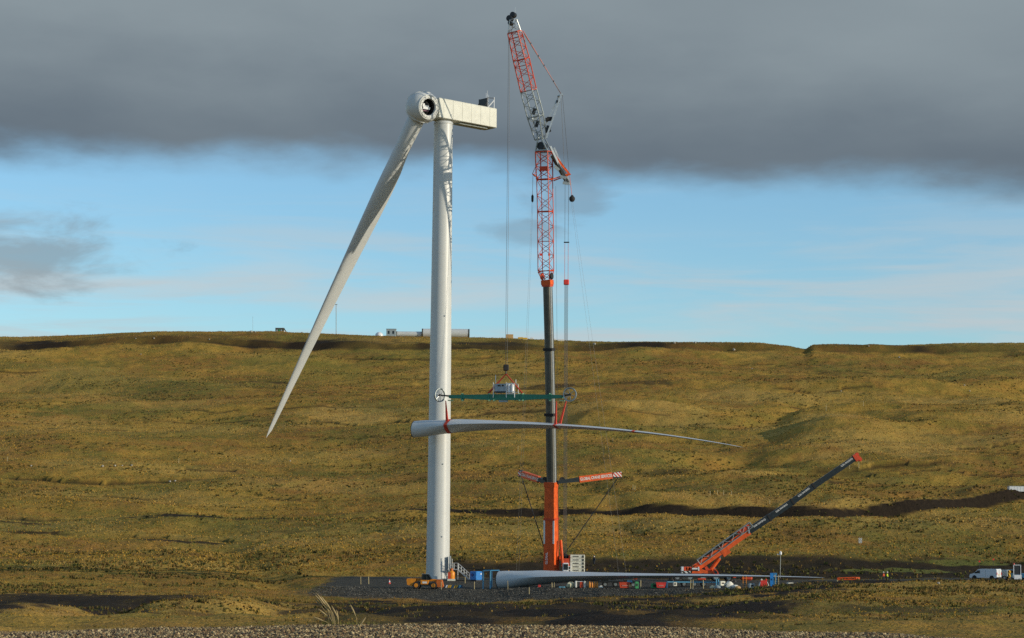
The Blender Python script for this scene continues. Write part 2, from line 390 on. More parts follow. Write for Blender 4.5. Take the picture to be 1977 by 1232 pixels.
def lattice(root, p0, p1, e1, w0, d0, w1, d1, nb, m, rc, rb, name='lattice_section'):
    p0, p1 = Vector(p0), Vector(p1); a = (p1 - p0).normalized(); e1 = Vector(e1); e1 = (e1 - a * e1.dot(a)).normalized(); e2 = a.cross(e1)
    def cor(t, k):
        sx, sy = ((-1, -1), (1, -1), (1, 1), (-1, 1))[k % 4]; c = p0.lerp(p1, t)
        return c + e1 * sx * (w0 + (w1 - w0) * t) / 2 + e2 * sy * (d0 + (d1 - d0) * t) / 2
    b = MB()
    for k in range(4): b.tube(cor(0, k), cor(0, k + 1), rc * .8, n=6)
    part = b.build(name, m, root)
    for k in range(4): rod('end_bar', cor(1, k), cor(1, k + 1), rc * .8, m, part)
    for k in range(4): rod('chord', cor(0, k), cor(1, k), rc, m, part)
    for k in range(4):
        for i in range(nb):
            t0, t1 = i / nb, (i + 1) / nb; f = (i + k) % 2
            rod('brace', cor(t0, k + f), cor(t1, k + 1 - f), rb, m, part)
            if i and i % 4 == 0: rod('brace', cor(t0, k), cor(t0, k + 1), rb, m, part)
    return part
def wheel(fr, c, r, w, parent, rimm, ax=(0, 1, 0)):
    c = Vector(c); a = Vector(ax).normalized()
    t = MB(fr).lathe([(r*.6, -w/2), (r*.92, -w/2), (r, -w*.3), (r, w*.3), (r*.92, w/2), (r*.6, w/2)], c, a, 20).build('wheel', BLACK, parent, True)
    MB(fr).lathe([(r*.58, -w*.52), (r*.5, -w*.42), (.06, -w*.45), (.06, w*.45), (r*.5, w*.42), (r*.58, w*.52)], c, a, 14).build('rim', rimm, t, True)
    return t
# ------------------------------------------------------------------ ground sheet
def peat_shade_mask(X, Y):  # dark ground: peat and heath, plus shade painted on the foreground
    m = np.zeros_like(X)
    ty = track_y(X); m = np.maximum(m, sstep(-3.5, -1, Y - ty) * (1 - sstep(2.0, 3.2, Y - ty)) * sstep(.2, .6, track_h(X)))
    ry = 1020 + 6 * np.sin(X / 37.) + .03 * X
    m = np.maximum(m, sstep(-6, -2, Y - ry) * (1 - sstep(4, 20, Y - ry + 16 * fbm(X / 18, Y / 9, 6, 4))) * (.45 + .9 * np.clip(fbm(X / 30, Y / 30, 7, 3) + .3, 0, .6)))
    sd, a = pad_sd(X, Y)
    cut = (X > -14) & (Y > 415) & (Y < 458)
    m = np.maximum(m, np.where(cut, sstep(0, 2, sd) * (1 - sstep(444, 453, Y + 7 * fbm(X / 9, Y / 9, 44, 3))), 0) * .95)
    for (p, y0, rx, ry_, k) in PEAT_SHADE:
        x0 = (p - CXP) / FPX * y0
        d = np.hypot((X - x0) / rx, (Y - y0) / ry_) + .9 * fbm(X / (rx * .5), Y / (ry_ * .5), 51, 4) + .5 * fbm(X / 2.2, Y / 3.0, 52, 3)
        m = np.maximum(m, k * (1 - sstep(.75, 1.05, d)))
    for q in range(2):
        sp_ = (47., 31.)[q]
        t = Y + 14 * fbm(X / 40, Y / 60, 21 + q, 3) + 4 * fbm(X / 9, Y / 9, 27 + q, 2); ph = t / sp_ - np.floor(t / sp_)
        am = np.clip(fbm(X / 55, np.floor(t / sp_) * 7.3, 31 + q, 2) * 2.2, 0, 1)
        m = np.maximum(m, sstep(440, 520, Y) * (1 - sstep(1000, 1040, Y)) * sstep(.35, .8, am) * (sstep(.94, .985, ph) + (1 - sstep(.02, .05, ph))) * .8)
    px = X / np.maximum(Y, 30) * FPX + CXP; n = fbm(X / 7, Y / 12, 57, 4)                       # dark heath with shade painted in, in front of the hardstanding
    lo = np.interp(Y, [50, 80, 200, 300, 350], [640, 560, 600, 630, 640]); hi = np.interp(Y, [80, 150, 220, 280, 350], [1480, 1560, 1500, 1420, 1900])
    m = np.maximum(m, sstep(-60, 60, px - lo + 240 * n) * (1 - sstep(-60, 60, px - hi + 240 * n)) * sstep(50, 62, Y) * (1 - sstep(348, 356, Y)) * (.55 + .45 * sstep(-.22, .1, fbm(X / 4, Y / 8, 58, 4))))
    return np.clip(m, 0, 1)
PEAT_SHADE = [(435, 553, 20, 3.2, .95), (360, 508, 11, 3, .9), (60, 523, 12, 3, .8), (40, 549, 10, 3, .8), (700, 560, 9, 2.5, .7), (1250, 895, 14, 8, .6), (1060, 900, 18, 9, .7), (1290, 655, 8, 8, .5), (1405, 668, 6, 5, .55), (1010, 775, 10, 5, .5), (1620, 655, 9, 7, .5),
        (1320, 235, 14, 40, 1.0), (1420, 300, 16, 20, 1.0), (1540, 338, 22, 12, 1.0), (1800, 345, 30, 9, .95), (1100, 200, 14, 50, .95), (960, 150, 9, 40, .9), (1200, 130, 9, 30, .95), (860, 270, 14, 34, .9), (720, 240, 9, 40, .8), (1380, 150, 6, 30, .9), (780, 330, 13, 12, .85), (980, 330, 12, 10, .7),  # near ground: dark peat and heather with shade painted in
        (20, 235, 13, 75, .98), (20, 140, 5, 50, .95), (110, 290, 15, 40, .9), (300, 110, 5, 12, .8), (420, 300, 9, 18, .6), (230, 130, 3, 22, .75), (330, 155, 2.5, 16, .7), (150, 170, 3.5, 22, .8), (600, 150, 4, 26, .8), (480, 115, 3, 10, .7), (640, 320, 6, 20, .7), (250, 250, 6, 14, .6), (420, 200, 7, 12, .6), (1780, 200, 6, 12, .6), (1640, 180, 7, 8, .6), (1560, 120, 4, 14, .7)]  # the shadow in the lower-left corner is painted here as dark ground
GOLD = [(700, 815, 26, 24, .9), (1200, 800, 30, 16, .9), (1320, 780, 20, 22, .7), (1560, 760, 26, 30, .8), (1480, 860, 40, 22, .7), (1700, 700, 30, 30, .7), (1850, 830, 40, 30, .7), (1650, 560, 34, 22, .6), (1000, 500, 50, 14, .6), (1850, 500, 30, 14, .7), (120, 800, 30, 14, .6), (640, 500, 40, 16, .5), (1450, 640, 20, 14, .7), (940, 720, 18, 12, .6), (250, 620, 40, 16, .5), (1800, 280, 12, 14, .5), (1600, 280, 14, 16, .6)]
def gold_mask(X, Y):
    m = .5 * sstep(.05, .4, fbm(X / 60, Y / 34, 91, 4))
    for (p, y0, rx, ry_, k) in GOLD:
        x0 = (p - CXP) / FPX * y0
        m = np.maximum(m, k * (1 - sstep(.4, 1.15, np.hypot((X - x0) / rx, (Y - y0) / ry_) + .8 * fbm(X / 8, Y / 6, 93, 4))))
    return m
def green_mask(X, Y):
    m = .42 * sstep(.05, .4, fbm(X / 45, Y / 40, 61, 4))
    for (p, y0, rx, ry_, k) in ((1720, 436, 17, 5, 1.05), (1850, 446, 16, 4, .95), (880, 120, 12, 14, .9), (700, 130, 9, 14, .8), (1000, 460, 18, 3, .5), (350, 900, 30, 30, .6), (1250, 330, 12, 6, .6), (800, 300, 12, 14, .7), (200, 830, 40, 20, .5)):
        x0 = (p - CXP) / FPX * y0
        m = np.maximum(m, k * (1 - sstep(.5, 1.1, np.hypot((X - x0) / rx, (Y - y0) / ry_) + .7 * fbm(X / 5, Y / 5, 63, 3))))
    return m
def stone_mask(X, Y):
    sd, a = pad_sd(X, Y); n = fbm(X / 3, Y / 3, 71, 3)
    pad = (1 - sstep(-1, 2, sd + 2.5 * n)) * sstep(-36, -30, X)
    emb = np.where((a > -2), 1 - sstep(12, 18, sd + 5 * n), 0) * sstep(-38, -26, X) * (1 - sstep(24, 34, X + 6 * n))
    near = 1 - sstep(41.5, 43, Y + .6 * n)
    return np.maximum(np.maximum(pad, emb), near)
def lin(a, b, n): return list(np.linspace(a, b, n, endpoint=False))
ys = np.array(lin(-150, 28, 16) + lin(28, 48, 50) + lin(48, 120, 90) + lin(120, 340, 150) + lin(340, 460, 150) + lin(460, 1075, 400) + lin(1075, 1300, 30) + lin(1300, 7000, 16) + [7000.])
NC, NO = 520, 24
core = np.linspace(-1, 1, NC); outer = 1 + (np.linspace(0, 1, NO + 1)[1:] ** 2) * 5
sx_ = np.concatenate([-outer[::-1], core, outer])
XX = sx_[None, :] * (.25 * np.maximum(ys, 0) + 14)[:, None]; YY = np.repeat(ys[:, None], len(sx_), 1)
ZZ = gz(XX, YY)
ni, nj = XX.shape
me = bpy.data.meshes.new('ground'); me.vertices.add(ni * nj)
me.vertices.foreach_set('co', np.stack([XX, YY, ZZ], -1).astype(np.float32).ravel())
idx = np.arange(ni * nj).reshape(ni, nj)
q = np.stack([idx[:-1, :-1], idx[:-1, 1:], idx[1:, 1:], idx[1:, :-1]], -1).reshape(-1)
def quads(me, q, k=4):
    n = len(q) // k
    me.loops.add(len(q)); me.loops.foreach_set('vertex_index', q.astype(np.int32)); me.polygons.add(n)
    me.polygons.foreach_set('loop_start', np.arange(0, len(q), k, dtype=np.int32)); me.update(calc_edges=True)
quads(me, q); me.shade_smooth()
for nm, fn in (('peat_shade', peat_shade_mask), ('green', green_mask), ('gold', gold_mask), ('stone', stone_mask)):
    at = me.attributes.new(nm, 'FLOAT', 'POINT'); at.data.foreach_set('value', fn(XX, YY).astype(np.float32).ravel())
OCHRE, OLIVE, RUST = (.46, .275, .05), (.26, .195, .036), (.32, .16, .038)
def ground_mat():
    m = bpy.data.materials.new('moorland'); m.use_nodes = True; t = m.node_tree; gg = NG(t); b = t.nodes['Principled BSDF']
    co = gg.n('ShaderNodeTexCoord').outputs['Object']
    def A(n): o = gg.n('ShaderNodeAttribute', attribute_name=n); return o.outputs['Fac']
    big = gg.noise(co, .022, 6, .62, .5); mid = gg.noise(co, .14, 6, .65); fin = gg.noise(co, 1.3, 4, .6); tin = gg.noise(co, 6.0, 3, .6)
    c = gg.mix(gg.sm(big, .38, .62), RUST + (1,), OCHRE + (1,))
    c = gg.mix(gg.m('MULTIPLY', gg.sm(mid, .42, .62), .8), c, OLIVE + (1,))
    c = gg.mix(gg.m('MULTIPLY', A('gold'), .75), c, (.58, .37, .095, 1))
    c = gg.mix(gg.m('MULTIPLY', A('green'), .8), c, (.12, .155, .035, 1))
    c = gg.mix(gg.m('MULTIPLY', gg.sm(fin, .5, .75), .45), c, (.10, .08, .03, 1))
    c = gg.mix(gg.m('MULTIPLY', gg.sm(gg.noise(co, 3.1, 4, .7), .52, .66), .6), c, (.07, .055, .022, 1))
    c = gg.mix(gg.m('MULTIPLY', gg.sm(tin, .55, .8), .4), c, (.42, .31, .12, 1))
    c = gg.mix(gg.m('MULTIPLY', A('peat_shade'), gg.m('SUBTRACT', 1.0, gg.sm(A('green'), .75, 1.0))), c, gg.mix(fin, (.012, .009, .007, 1), (.045, .032, .020, 1)))
    vor = gg.n('ShaderNodeTexVoronoi'); t.links.new(co, vor.inputs['Vector']); vor.inputs['Scale'].default_value = 5.0
    sv = gg.n('ShaderNodeSeparateColor'); t.links.new(vor.outputs['Color'], sv.inputs[0])
    grit = gg.mix(sv.outputs[0], (.040, .039, .033, 1), (.115, .11, .09, 1))
    grit = gg.mix(gg.sm(fin, .45, .7), grit, (.055, .048, .036, 1))
    c = gg.mix(A('stone'), c, grit)
    t.links.new(c, b.inputs['Base Color']); b.inputs['Roughness'].default_value = .95; b.inputs['Specular IOR Level'].default_value = .1
    bn = gg.n('ShaderNodeBump'); bn.inputs['Strength'].default_value = .8; bn.inputs['Distance'].default_value = .25
    t.links.new(gg.m('ADD', fin, gg.m('MULTIPLY', tin, .5)), bn.inputs['Height']); t.links.new(bn.outputs[0], b.inputs['Normal'])
    return m
GROUNDM = ground_mat(); me.materials.append(GROUNDM)
go = bpy.data.objects.new('ground', me); COL.objects.link(go); go['kind'] = 'structure'; go['label'] = 'brown and olive moorland rising to a low ridge'
# ------------------------------------------------------------------ moor grass: tussocks no one could count
def tint_mat(name, rough=.9, trans=0.0):
    m = bpy.data.materials.new(name); m.use_nodes = True; t = m.node_tree; b = t.nodes['Principled BSDF']; gg = NG(t)
    a = gg.n('ShaderNodeAttribute', attribute_name='tint'); t.links.new(a.outputs['Color'], b.inputs['Base Color'])
    b.inputs['Roughness'].default_value = rough; b.inputs['Specular IOR Level'].default_value = .15
    return m
def tri_cloud(name, V, tint, m, label, k=3):
    me = bpy.data.meshes.new(name); n = len(V); me.vertices.add(n); me.vertices.foreach_set('co', V.astype(np.float32).ravel())
    quads(me, np.arange(n), k)
    at = me.attributes.new('tint', 'FLOAT_COLOR', 'POINT'); at.data.foreach_set('color', np.concatenate([tint, np.ones((n, 1))], 1).astype(np.float32).ravel())
    me.materials.append(m); o = bpy.data.objects.new(name, me); COL.objects.link(o); o['kind'] = 'stuff'; o['label'] = label
    return o
def tussocks(name, n, y0, y1, h0, h1, wide, nb, label, pw=1.0, umax=.25):
    Y = y0 + (y1 - y0) * rng.random(n) ** pw; X = (rng.random(n) * 2 - 1) * (umax * Y + 2)
    keep = (rng.random(n) > stone_mask(X, Y) * 1.02) & (rng.random(n) > peat_shade_mask(X, Y) * 1.02)
    dens = fbm(X / 12, Y / 9, 81, 4); keep &= rng.random(n) < .82 + .6 * dens
    X, Y = X[keep], Y[keep]; n = len(X); Z = gz(X, Y)
    pal = np.array([OCHRE, OLIVE, RUST, (.125, .15, .03), (.54, .35, .09), (.13, .09, .028)])
    f1 = fbm(X / 38, Y / 30, 83, 4); f2 = fbm(X / 9, Y / 7, 85, 3); gr = green_mask(X, Y)
    pick = rng.random(n) + f1 * .9
    ci = np.where(pick < .22, 2, np.where(pick < .55, 1, np.where(pick < 1.12, 0, 4)))
    ci = np.where(rng.random(n) < gold_mask(X, Y) * .6, 4, ci)
    ci = np.where(rng.random(n) < gr * .75, 3, ci); ci = np.where(rng.random(n) < .08 + .35 * np.clip(f2, 0, 1), 5, ci)
    col = pal[ci] * (.7 + .45 * rng.random((n, 1)))
    col = col * np.where(Y < 430, .78, .95)[:, None]
    h = (h0 + (h1 - h0) * rng.random(n) ** 1.6) * np.where(ci == 5, .8, 1) * np.clip(Y / 220, .28, 1)
    V = np.zeros((n, nb, 3, 3)); a0 = rng.random(n) * 6.28
    for b in range(nb):
        a = a0 + b * 6.283 / nb + rng.random(n) * .8; le = .25 + .5 * rng.random(n); w = wide * (.6 + .8 * rng.random(n)) * np.clip(Y / 220, .28, 1); c, s = np.cos(a), np.sin(a)
        V[:, b, 0] = np.stack([X - s * w * .5, Y + c * w * .5, Z - .05], -1)
        V[:, b, 1] = np.stack([X + s * w * .5, Y - c * w * .5, Z - .05], -1)
        V[:, b, 2] = np.stack([X + c * h * le, Y + s * h * le, Z + h * (.6 + .5 * rng.random(n))], -1)
    tint = np.repeat(col, nb * 3, 0)
    return tri_cloud(name, V.reshape(-1, 3), tint, TUSM, label)
TUSM = tint_mat('dry_grass')
tussocks('moor_grass', 370000, 425, 1062, .12, .42, .24, 2, 'tawny and olive tussock grass over the hillside')
tussocks('bog_grass', 230000, 47, 430, .05, .24, .13, 2, 'rough brown grass between the gravel and the hardstanding', .7)
def rushes(name, n, y0, y1, label):
    Y = y0 + (y1 - y0) * rng.random(n); X = (rng.random(n) * 2 - 1) * (.25 * Y + 2)
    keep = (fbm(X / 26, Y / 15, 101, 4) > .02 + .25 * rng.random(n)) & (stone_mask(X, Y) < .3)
    X, Y = X[keep], Y[keep]; n = len(X); Z = gz(X, Y); nb = 7; V = np.zeros((n, nb, 3, 3)); sz = (.22 + .45 * rng.random(n) ** 2) * np.clip(Y / 420, .12, 1)
    for b in range(nb):
        a = rng.random(n) * 6.28; rr = sz * .55 * rng.random(n); bx, by = X + np.cos(a) * rr, Y + np.sin(a) * rr; w = (.10 + .16 * rng.random(n)) * np.clip(Y / 420, .12, 1); h = sz * (.6 + .6 * rng.random(n)); c, s = np.cos(a * 3), np.sin(a * 3)
        V[:, b, 0] = np.stack([bx - s * w, by + c * w, Z - .05], -1); V[:, b, 1] = np.stack([bx + s * w, by - c * w, Z - .05], -1); V[:, b, 2] = np.stack([bx + np.cos(a) * h * .3, by + np.sin(a) * h * .3, Z + h], -1)
    pal = np.array([(.12, .10, .028), (.085, .09, .026), (.14, .09, .032), (.075, .065, .024)]); col = pal[rng.integers(0, 4, n)] * (.7 + .6 * rng.random((n, 1)))
    return tri_cloud(name, V.reshape(-1, 3), np.repeat(col, nb * 3, 0), TUSM, label)
rushes('rush_clumps', 38000, 430, 1010, 'dark rush and heather clumps dotted over the hillside')
rushes('heath_clumps', 40000, 75, 430, 'dark low heather between the gravel and the hardstanding')
# ------------------------------------------------------------------ foreground gravel
def stones(name, X, Y, r0, r1, pal, label, sink=.3):
    n = len(X); Z = gz(X, Y)
    o = np.array([(1, 0, 0), (-1, 0, 0), (0, 1, 0), (0, -1, 0), (0, 0, 1), (0, 0, -1)], float)
    f = np.array([(0, 2, 4), (2, 1, 4), (1, 3, 4), (3, 0, 4), (2, 0, 5), (1, 2, 5), (3, 1, 5), (0, 3, 5)])
    r = r0 + (r1 - r0) * rng.random(n) ** 2.2
    v = o[None] * (.6 + .8 * rng.random((n, 6, 1))) + .45 * (rng.random((n, 6, 3)) - .5); v[:, :, 2] *= .7
    a = rng.random(n) * 6.28; c, s = np.cos(a)[:, None], np.sin(a)[:, None]
    v = np.stack([v[..., 0] * c - v[..., 1] * s, v[..., 0] * s + v[..., 1] * c, v[..., 2]], -1) * r[:, None, None]
    v += np.stack([X, Y, Z + r * sink], -1)[:, None]
    me = bpy.data.meshes.new(name); me.vertices.add(n * 6); me.vertices.foreach_set('co', v.astype(np.float32).ravel())
    quads(me, (f[None] + (np.arange(n) * 6)[:, None, None]).reshape(-1), 3); me.shade_flat()
    col = np.array(pal)[rng.integers(0, len(pal), n)] * (.55 + .8 * rng.random((n, 1)))
    at = me.attributes.new('tint', 'FLOAT_COLOR', 'POINT'); at.data.foreach_set('color', np.concatenate([np.repeat(col, 6, 0), np.ones((n * 6, 1))], 1).astype(np.float32).ravel())
    me.materials.append(GRAVM); ob = bpy.data.objects.new(name, me); COL.objects.link(ob); ob['kind'] = 'stuff'; ob['label'] = label
GRAVM = tint_mat('gravel_stone', .9)
n = 105000; Y = 31.2 + 11.4 * rng.random(n); X = (rng.random(n) * 2 - 1) * (.235 * Y + .5)
stones('gravel', X, Y, .009, .036, [(.36, .26, .13), (.25, .18, .09), (.10, .08, .055), (.48, .37, .20), (.20, .12, .06), (.06, .048, .038)], 'loose sharp gravel along the near roadside')
n = 22000; X = -34 + 66 * rng.random(n); Y = pad_front(X) - 14 + 17 * rng.random(n)
k = stone_mask(X, Y) > .5; stones('rubble', X[k], Y[k], .03, .13, [(.10, .098, .085), (.07, .068, .06), (.16, .15, .125), (.06, .055, .048)], 'grey crushed rock on the bank of the hardstanding')
# ------------------------------------------------------------------ blades
def blade_rings(L, o, ex, ey, ez, tw0, bow, rr=1.45, cm=4.0, tip=None, ns=46, m=26):
    ex, ey, ez = Vector(ex).normalized(), Vector(ey), Vector(ez); ey = (ey - ex * ey.dot(ex)).normalized(); ez = (ez - ex * ez.dot(ex) - ey * ez.dot(ey)).normalized()
    rs = []
    for i in range(ns + 1):
        s = (i / ns) ** 1.15
        c = float(np.interp(s, [0, .025, .09, .17, .23, .32, .5, .75, .92, .975, .995, 1], [2*rr, 2*rr, 2.3*rr*.95, cm*.96, cm, cm*.92, cm*.68, cm*.42, cm*.245, cm*.17, cm*.08, .06]))
        tk = float(np.interp(s, [0, .025, .09, .17, .23, .32, .5, .75, 1], [1, 1, .80, .53, .42, .33, .25, .20, .16]))
        k = float(sstep(.02, .15, np.array(s))); tw = tw0 * (1 - s) ** 1.6
        r = []
        for j in range(m):
            a = 2 * pi * j / m; x = (1 - cos(a)) / 2; sg = 1 if sin(a) >= 0 else -1
            yt = 5 * tk * (.2969*math.sqrt(x) - .126*x - .3516*x*x + .2843*x**3 - .1036*x**4) * c * (1.12 if sg > 0 else .88) * sg
            yc = sin(a) * c / 2 * (tk if tk < 1 else 1)
            zz = yc * (1 - k) + yt * k; xx = ((x - .5) * (1 - k) + (x - .31) * k) * c
            r.append(o + ex * (L * s) + ez * bow(s) + ey * (xx * cos(tw) - zz * sin(tw)) + ez * (xx * sin(tw) + zz * cos(tw)))
        rs.append(r)
    return rs
def Q(p):
    c = CAMROT.transposed() @ (Vector(p) - Vector((0, 0, HC))); return CXP + FPX * c.x / -c.z, CYP - FPX * c.y / -c.z
# ------------------------------------------------------------------ the turbine
TB = on(845, 400); TB.z = pad_z(np.array(TB.x), np.array(400.)).item() - .15
PSI = radians(40); AB = Vector((cos(PSI), sin(PSI), -.02)).normalized(); BB = Vector((sin(PSI), -cos(PSI), 0)); UU = AB.cross(-BB); UU = UU if UU.z > 0 else -UU
tur = thing('wind_turbine', 'white wind turbine under construction, one blade fitted, tall tubular tower', 'wind turbine', TB)
ZT = 80.55; cuts = [0, 13.5, 34.0, 57.0, ZT]
for i in range(4):
    z0, z1 = cuts[i], cuts[i + 1]; ra = lambda z: 2.06 - .40 * z / ZT
    b = MB().lathe([(ra(z0), z0 + .03), (ra(z0 + (z1 - z0) * .5), (z0 + z1) / 2), (ra(z1), z1 - .03)], (TB.x, 400, 0), (0, 0, 1), 64)
    t_ = b.build('tower_section', WHITE, tur, True)
    MB().lathe([(ra(z1) - .05, z1 - .06), (ra(z1) + .012, z1 - .05), (ra(z1) + .012, z1 + .05), (ra(z1) - .05, z1 + .06)], (TB.x, 400, 0), (0, 0, 1), 64).build('flange', WHITE, t_, True)
for zz in (2.6, 7.4, 20, 27, 46):
    MB().box((TB.x + .72, 400 - 2.0 + .4 * zz / ZT, zz), (.16, .1, .22)).build('service_light', GALV, tur)
MB().lathe([(2.5, -.25), (2.5, .06), (2.2, .10)], (TB.x, 400, TB.z + .15), (0, 0, 1), 48).build('foundation_ring', GREYS, tur)
NZ = P(857, 214, 400).z
NO_ = Vector((TB.x, 400, NZ))
def nac(s, w, z): return NO_ + AB * s + BB * w + Vector((0, 0, 1)) * z + Vector((0, 0, -.02 * s * .0))
def nbox(mb, s0, s1, w0, w1, z0, z1): return mb.rings([[nac(s, w0, z0), nac(s, w1, z0), nac(s, w1, z1), nac(s, w0, z1)] for s in (s0, s1)])
nc_ = nbox(MB(), -2.4, 10.85, -1.78, 1.70, -1.72, 1.72).build('nacelle', NACM, tur)
js = [-2.36, -1.35, .76, 2.87, 4.98, 7.09, 9.2, 10.81]
for a, c in zip(js[:-1], js[1:]):
    q = MB(); s0, s1 = a + .025, c - .025
    q.rings([[nac(s0, 1.7, -1.70), nac(s1, 1.7, -1.70), nac(s1, 1.7, 1.70), nac(s0, 1.7, 1.70)], [nac(s0, 1.78, -1.66), nac(s1, 1.78, -1.66), nac(s1, 1.78, 1.66), nac(s0, 1.78, 1.66)]])
    q.build('side_panel', NACM, nc_)
    q = MB(); q.rings([[nac(s0, -1.7, 1.72), nac(s1, -1.7, 1.72), nac(s1, 1.72, 1.72), nac(s0, 1.72, 1.72)], [nac(s0, -1.66, 1.79), nac(s1, -1.66, 1.79), nac(s1, 1.66, 1.79), nac(s0, 1.66, 1.79)]]); q.build('roof_panel', NACM, nc_)
    q = MB(); q.rings([[nac(s0 + .1, -1.2, -1.80), nac(s1 - .1, -1.2, -1.80), nac(s1 - .1, 1.2, -1.80), nac(s0 + .1, 1.2, -1.80)], [nac(s0, -1.6, -1.72), nac(s1, -1.6, -1.72), nac(s1, 1.6, -1.72), nac(s0, 1.6, -1.72)]]); q.build('floor_panel', GREYS if a > 1 else NACM, nc_)
nbox(MB(), 3.0, 9.4, -.9, .9, -1.98, -1.80).build('service_hatch', GREYS, nc_)
MB().lathe([(1.75, 0), (1.7, .35), (1.62, .45)], (TB.x, 400, ZT - .2), (0, 0, 1), 48).build('yaw_ring', WHITE, tur, True)
cl = nbox(MB(), 9.0, 10.75, -1.2, 1.2, 1.80, 1.95); cl = cl.build('cooler_frame', DARK_, tur)
nbox(MB(), 9.0, 9.15, -1.2, 1.2, 1.95, 3.55).build('cooler_panel', DARK_, cl); nbox(MB(), 9.15, 10.6, -1.2, -1.08, 1.95, 3.5).build('cooler_panel', BOOMB, cl)
for w in (-1.15, 1.15):
    rod('strut', nac(10.65, w, 1.9), nac(10.65, w, 3.9), .09, VANW, cl); rod('strut', nac(9.3, w, 1.9), nac(10.6, w, 3.3), .09, VANW, cl); rod('strut', nac(9.0, w, 3.55), nac(10.65, w, 3.75), .06, DARK_, cl)
    rod('strut', nac(8.3, w, 1.8), nac(9.1, w, 2.9), .07, DARK_, cl)
for i, h in enumerate((4.6, 5.1, 4.4)): rod('wind_sensor', nac(9.5 + .28 * i, .3, 1.95), nac(9.5 + .28 * i, .3, h), .035, VANW, cl)
# hub, its three blade sockets, and the one fitted blade
HS = -4.9; HCN = nac(HS, 0, 0); HCN.z = P(815, 207, HCN.y).z
best = None
for td in np.arange(222, 246, .5):
    bd = BB * cos(radians(td)) + UU * sin(radians(td)); nn = BB * cos(radians(td + 90)) + UU * sin(radians(td + 90))
    ex = (bd - AB * sin(radians(2.5))).normalized()
    for L in np.arange(60, 76, .5):
        q = Q(HCN + bd * 1.9 + ex * L + nn * 2.6); e = hypot(q[0] - 515, q[1] - 846)
        if best is None or e < best[0]: best = (e, td, L, bd, ex, nn)
_, TD, BL, bd, ex, nn = best
dirs = [BB * cos(radians(TD + a)) + UU * sin(radians(TD + a)) for a in (0, 120, 240)]
hub = MB(); prof = []
for i in range(29):
    d = -2.85 + 4.75 * i / 28; r = 2.85 * math.sqrt(max(.0004, 1 - (d / 2.86) ** 2)) if d < .2 else 2.84 * (1 - .16 * ((d - .2) / 1.7) ** 2); prof.append((r, d))
hub.lathe(prof, HCN, AB, 72)
SD = 1.85
for i, v in enumerate(hub.v):
    for h in dirs:
        k = (v - HCN).dot(h)
        if k > SD: hub.v[i] = v = v - h * (k - SD)
def inhole(f):
    c = sum((hub.v[i] for i in f), Vector()) / len(f) - HCN
    return any(c.dot(h) > SD - .02 and (c - h * c.dot(h)).length < 1.62 for h in dirs)
hub.f = [f for f in hub.f if not inhole(f)]
hubo = hub.build('hub', WHITE, tur, True)
for i, h in enumerate(dirs):
    s_ = MB().lathe([(2.22, SD - .35), (2.24, SD + .10), (2.14, SD + .20), (2.06, SD + .20), (2.03, SD + .06), (1.94, SD + .06), (1.92, SD + .24), (1.52, SD + .24), (1.46, SD + .12), (1.44, SD - .1)], HCN, h, 56, False).build('blade_socket', WHITE, hubo, True)
    MB().lathe([(1.44, SD - .1), (1.42, -.3), (.2, -.35)], HCN, h, 40, False).build('socket_wall', DARK_, s_, True)  # wall coloured dark to paint in the shade inside the socket
    if i:
        for k in range(18):
            sx = h.orthogonal().normalized(); sy = h.cross(sx); p = HCN + h * (SD + .24) + (sx * cos(k * pi / 9) + sy * sin(k * pi / 9)) * 1.72
            if i == 1: rod('bolt', p, p + h * .06, .05, DARK_, hubo)
hin = dirs[1] if dirs[1].y < dirs[2].y else dirs[2]
ix = hin.cross(Vector((0, 0, 1))).normalized(); ix = ix if ix.x > 0 else -ix; iz = ix.cross(hin); iz = iz if iz.z > 0 else -iz
mach = MB().add([], [])
def ib(x0, x1, z0, z1, d0, d1): mach.rings([[HCN + ix*x + iz*z + hin*d for x, z in ((x0, z0), (x1, z0), (x1, z1), (x0, z1))] for d in (d0, d1)])
ib(-.95, .55, -.42, .02, .6, 1.7); ib(-1.0, -.6, .0, .55, .6, 1.6); ib(-.3, .45, .02, .3, .4, 1.4)
mach.build('pitch_cabinet', VANW, hubo)
mach = MB(); ib(-.8, .5, -.75, -.44, .5, 1.4); mach.build('pitch_motor', mat('purple_grey', (.12, .05, .09), .6), hubo)
MB().lathe([(1.4, -1.2), (1.4, -1.15)], HCN, hin, 32).build('hub_interior', DARK_, hubo)
MB().rings(blade_rings(BL, HCN + bd * 1.9, ex, AB, nn, radians(-17), lambda s: 2.6 * s ** 2, 1.5, 4.6)).build('blade', BLADEM, tur, True)
MB().lathe([(1.62, 1.75), (1.64, 2.3), (1.5, 2.45)], HCN, bd, 48).build('blade_collar', WHITE, tur, True)
# door platform and steps at the foot
sy0 = 398.2
pf = MB().box((TB.x + 2.85, sy0, 1.75), (1.5, 1.6, .12)).build('door_platform', GALV, tur)
MB().box((TB.x + 2.10, sy0 + .3, 2.9), (.16, 1.0, 2.2)).build('tower_door', GREYS, tur)
for y in (-.75, .75):
    for x in (2.2, 2.85, 3.55): rod('railing_post', (TB.x + x, sy0 + y, 0.0 if x != 2.85 else 1.8), (TB.x + x, sy0 + y, 2.85), .045, GALV, pf)
    for h in (2.35, 2.85): rod('rail', (TB.x + 2.15, sy0 + y, h), (TB.x + 3.55, sy0 + y, h), .04, GALV, pf)
for x, h in ((2.28, 4.1), (2.55, 3.6)): rod('ladder_rail', (TB.x + x, sy0 - .82, 1.75), (TB.x + x, sy0 - .82, h), .06, GALV, pf)
st = MB().box((TB.x + 3.62, sy0, 1.72), (.1, 1.5, .1)).build('stair', GALV, tur)
